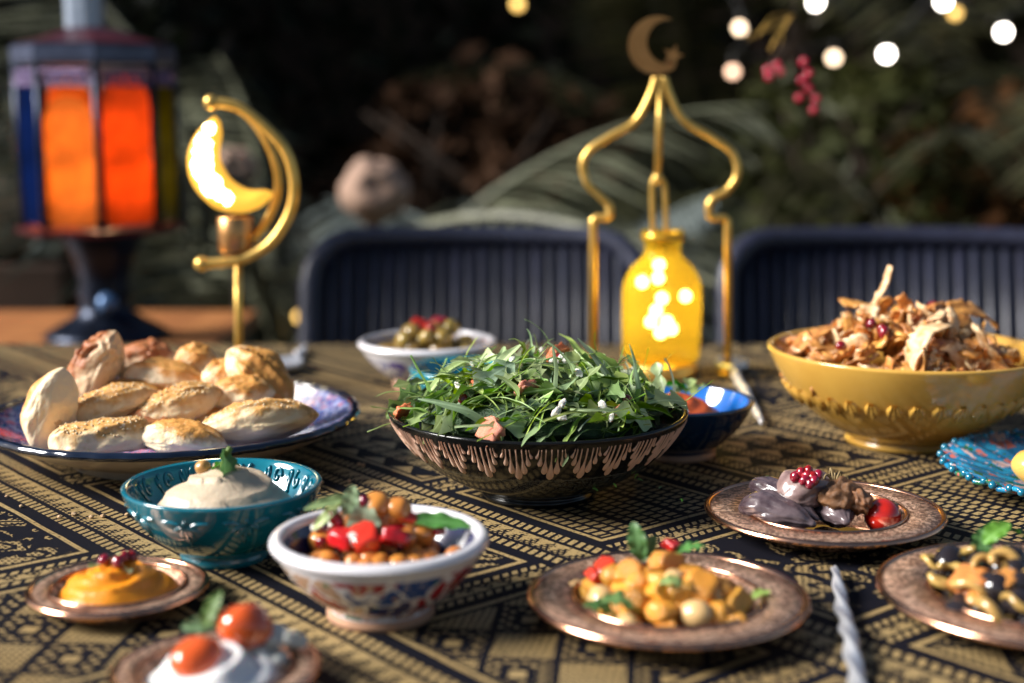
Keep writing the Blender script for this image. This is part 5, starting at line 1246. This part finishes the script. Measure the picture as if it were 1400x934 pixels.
# ================================================================== wicker chairs
m_wick = mat('navy wicker', (.021, .024, .045), (.012, .013, .026), .42, scale=60, rand=.25)
def weave_tube(path, r): # tube with a wrapped, beaded surface
    n = len(path); return tube(path, [r * (1 + .10 * (i % 2)) for i in range(n)], 10)
def chair(label, cx, cy, rz, W=.54):
    t = thing('wicker_chair', label, 'chair', (cx, cy, 0), rz, 'wicker chairs across the table')
    z1 = .835; w = W / 2; zs = .44
    def back(u_, v_):           # chair faces -y; back curved in plan, leaning away
        x = u_ * w; y = .06 * (1 - u_ * u_) + .10 * (v_ - zs) / (z1 - zs); return Vector((x, y, v_))
    rr = .07
    pa = [back(-1, zs - .02)] + [back(-1, zs + (z1 - rr - zs) * k / 14) for k in range(15)]
    pa += [back(-1 + (rr / w) * (1 - math.cos(a)), z1 - rr + rr * math.sin(a)) for a in [R(10 * k) for k in range(1, 10)]]
    pa += [back(-1 + rr / w + (2 - 2 * rr / w) * k / 44, z1) for k in range(1, 44)]
    pr_ = [Vector((-p.x, p.y, p.z)) for p in pa[:25]][::-1]
    obj('back_rim', mesh_of('back_rim', *weave_tube(pa + pr_, .017)), m_wick, t)
    N = 24
    for k in range(N):
        u_ = -0.955 + 1.91 * k / (N - 1); top = z1 - .012 if abs(u_) < 1 - rr / w else z1 - rr + math.sqrt(max(0, rr * rr - (abs(u_) * w - (w - rr)) ** 2)) - .01
        obj('strand', tube_mesh('strand', [back(u_, zs - .01), back(u_, (zs + top) / 2), back(u_, top)], .0085, 6), m_wick, t)
    V, F = grid(-.95, .95, 0, 1, 24, 10, lambda u_, q, _: tuple(back(u_, zs + (z1 - .008 - (.05 if abs(u_) > .9 else 0) - zs) * q) + Vector((0, .009, 0))))
    obj('back_webbing', mesh_of('back_webbing', V, F), m_wick, t)
    obj('seat', bevel_box('seat', -w + .01, -.46, zs - .06, w - .01, .05, zs - .015, .018, 3), m_wick, t)
    for sx in (-1, 1):
        for sy in (-.42, .02): obj('leg', tube_mesh('leg', [(sx * (w - .04), sy, 0), (sx * (w - .04), sy, zs - .058)], .018, 10), m_wick, t)
        ap_ = spline([(sx * (w + .0), .05, .62), (sx * (w + .01), -.2, .63), (sx * (w + .005), -.38, .61), (sx * (w - .02), -.42, .5), (sx * (w - .03), -.42, zs - .02)], 5)
        obj('armrest', mesh_of('armrest', *weave_tube(ap_, .016)), m_wick, t)
chair('navy wicker chair behind the salad and the olive bowl', -.058, 2.17, 0, .53)
chair('navy wicker chair behind the yellow bowl', .62, 2.15, 0, .56)

# ================================================================== cutlery
m_sil = mat('silver', (.95, .95, .97), (.85, .86, .9), .5, 1.0, scale=60, bumps=.3, bscale=120)
def spoon(label, p0, p1, rot=0):
    a = Vector(p0); b_ = Vector(p1); L = (b_ - a).length; ang = math.atan2(b_.y - a.y, b_.x - a.x)
    t = thing('spoon', label, 'spoon', (a.x, a.y, TZ), ang)
    n = 70; pts = [(L * i / n, 0, .0055 + .0015 * math.sin(i * .2)) for i in range(n + 1)]
    hv, hf = tube(pts, [.0018 + .0022 * min(1, i / 20) for i in range(n + 1)], 16)
    hv = [(pts[j // 16][0], y * (1 + .32 * math.cos(3 * (2 * math.pi * (j % 16) / 16) + (j // 16) * .55)), pts[j // 16][2] + (z - pts[j // 16][2]) * (1 + .32 * math.cos(3 * (2 * math.pi * (j % 16) / 16) + (j // 16) * .55))) for j, (x, y, z) in enumerate(hv)]
    obj('handle', mesh_of('handle', hv, hf), m_sil, t)
    def fn(c): return Vector((L + .028 + c.x * .030, c.y * .019, .010 + (c.z * .008 if c.z < 0 else -.004 * (1 - c.x * c.x) * (1 - c.y * c.y) + .004)))
    obj('spoon_head', ico('spoon_head', 3, fn), m_sil, t)
a = T(1140, 788); b_ = T(1172, 945)
spoon('silver twisted spoon handle lying between the three copper plates', a, b_ + (b_ - a) * .25)
a = T(1041, 586); b_ = T(1003, 515)
spoon('silver spoon lying between the blue and yellow bowls', a, b_)
a = T(418, 480); b_ = T(398, 502)
spoon('silver spoon lying behind the bread platter', a, b_)
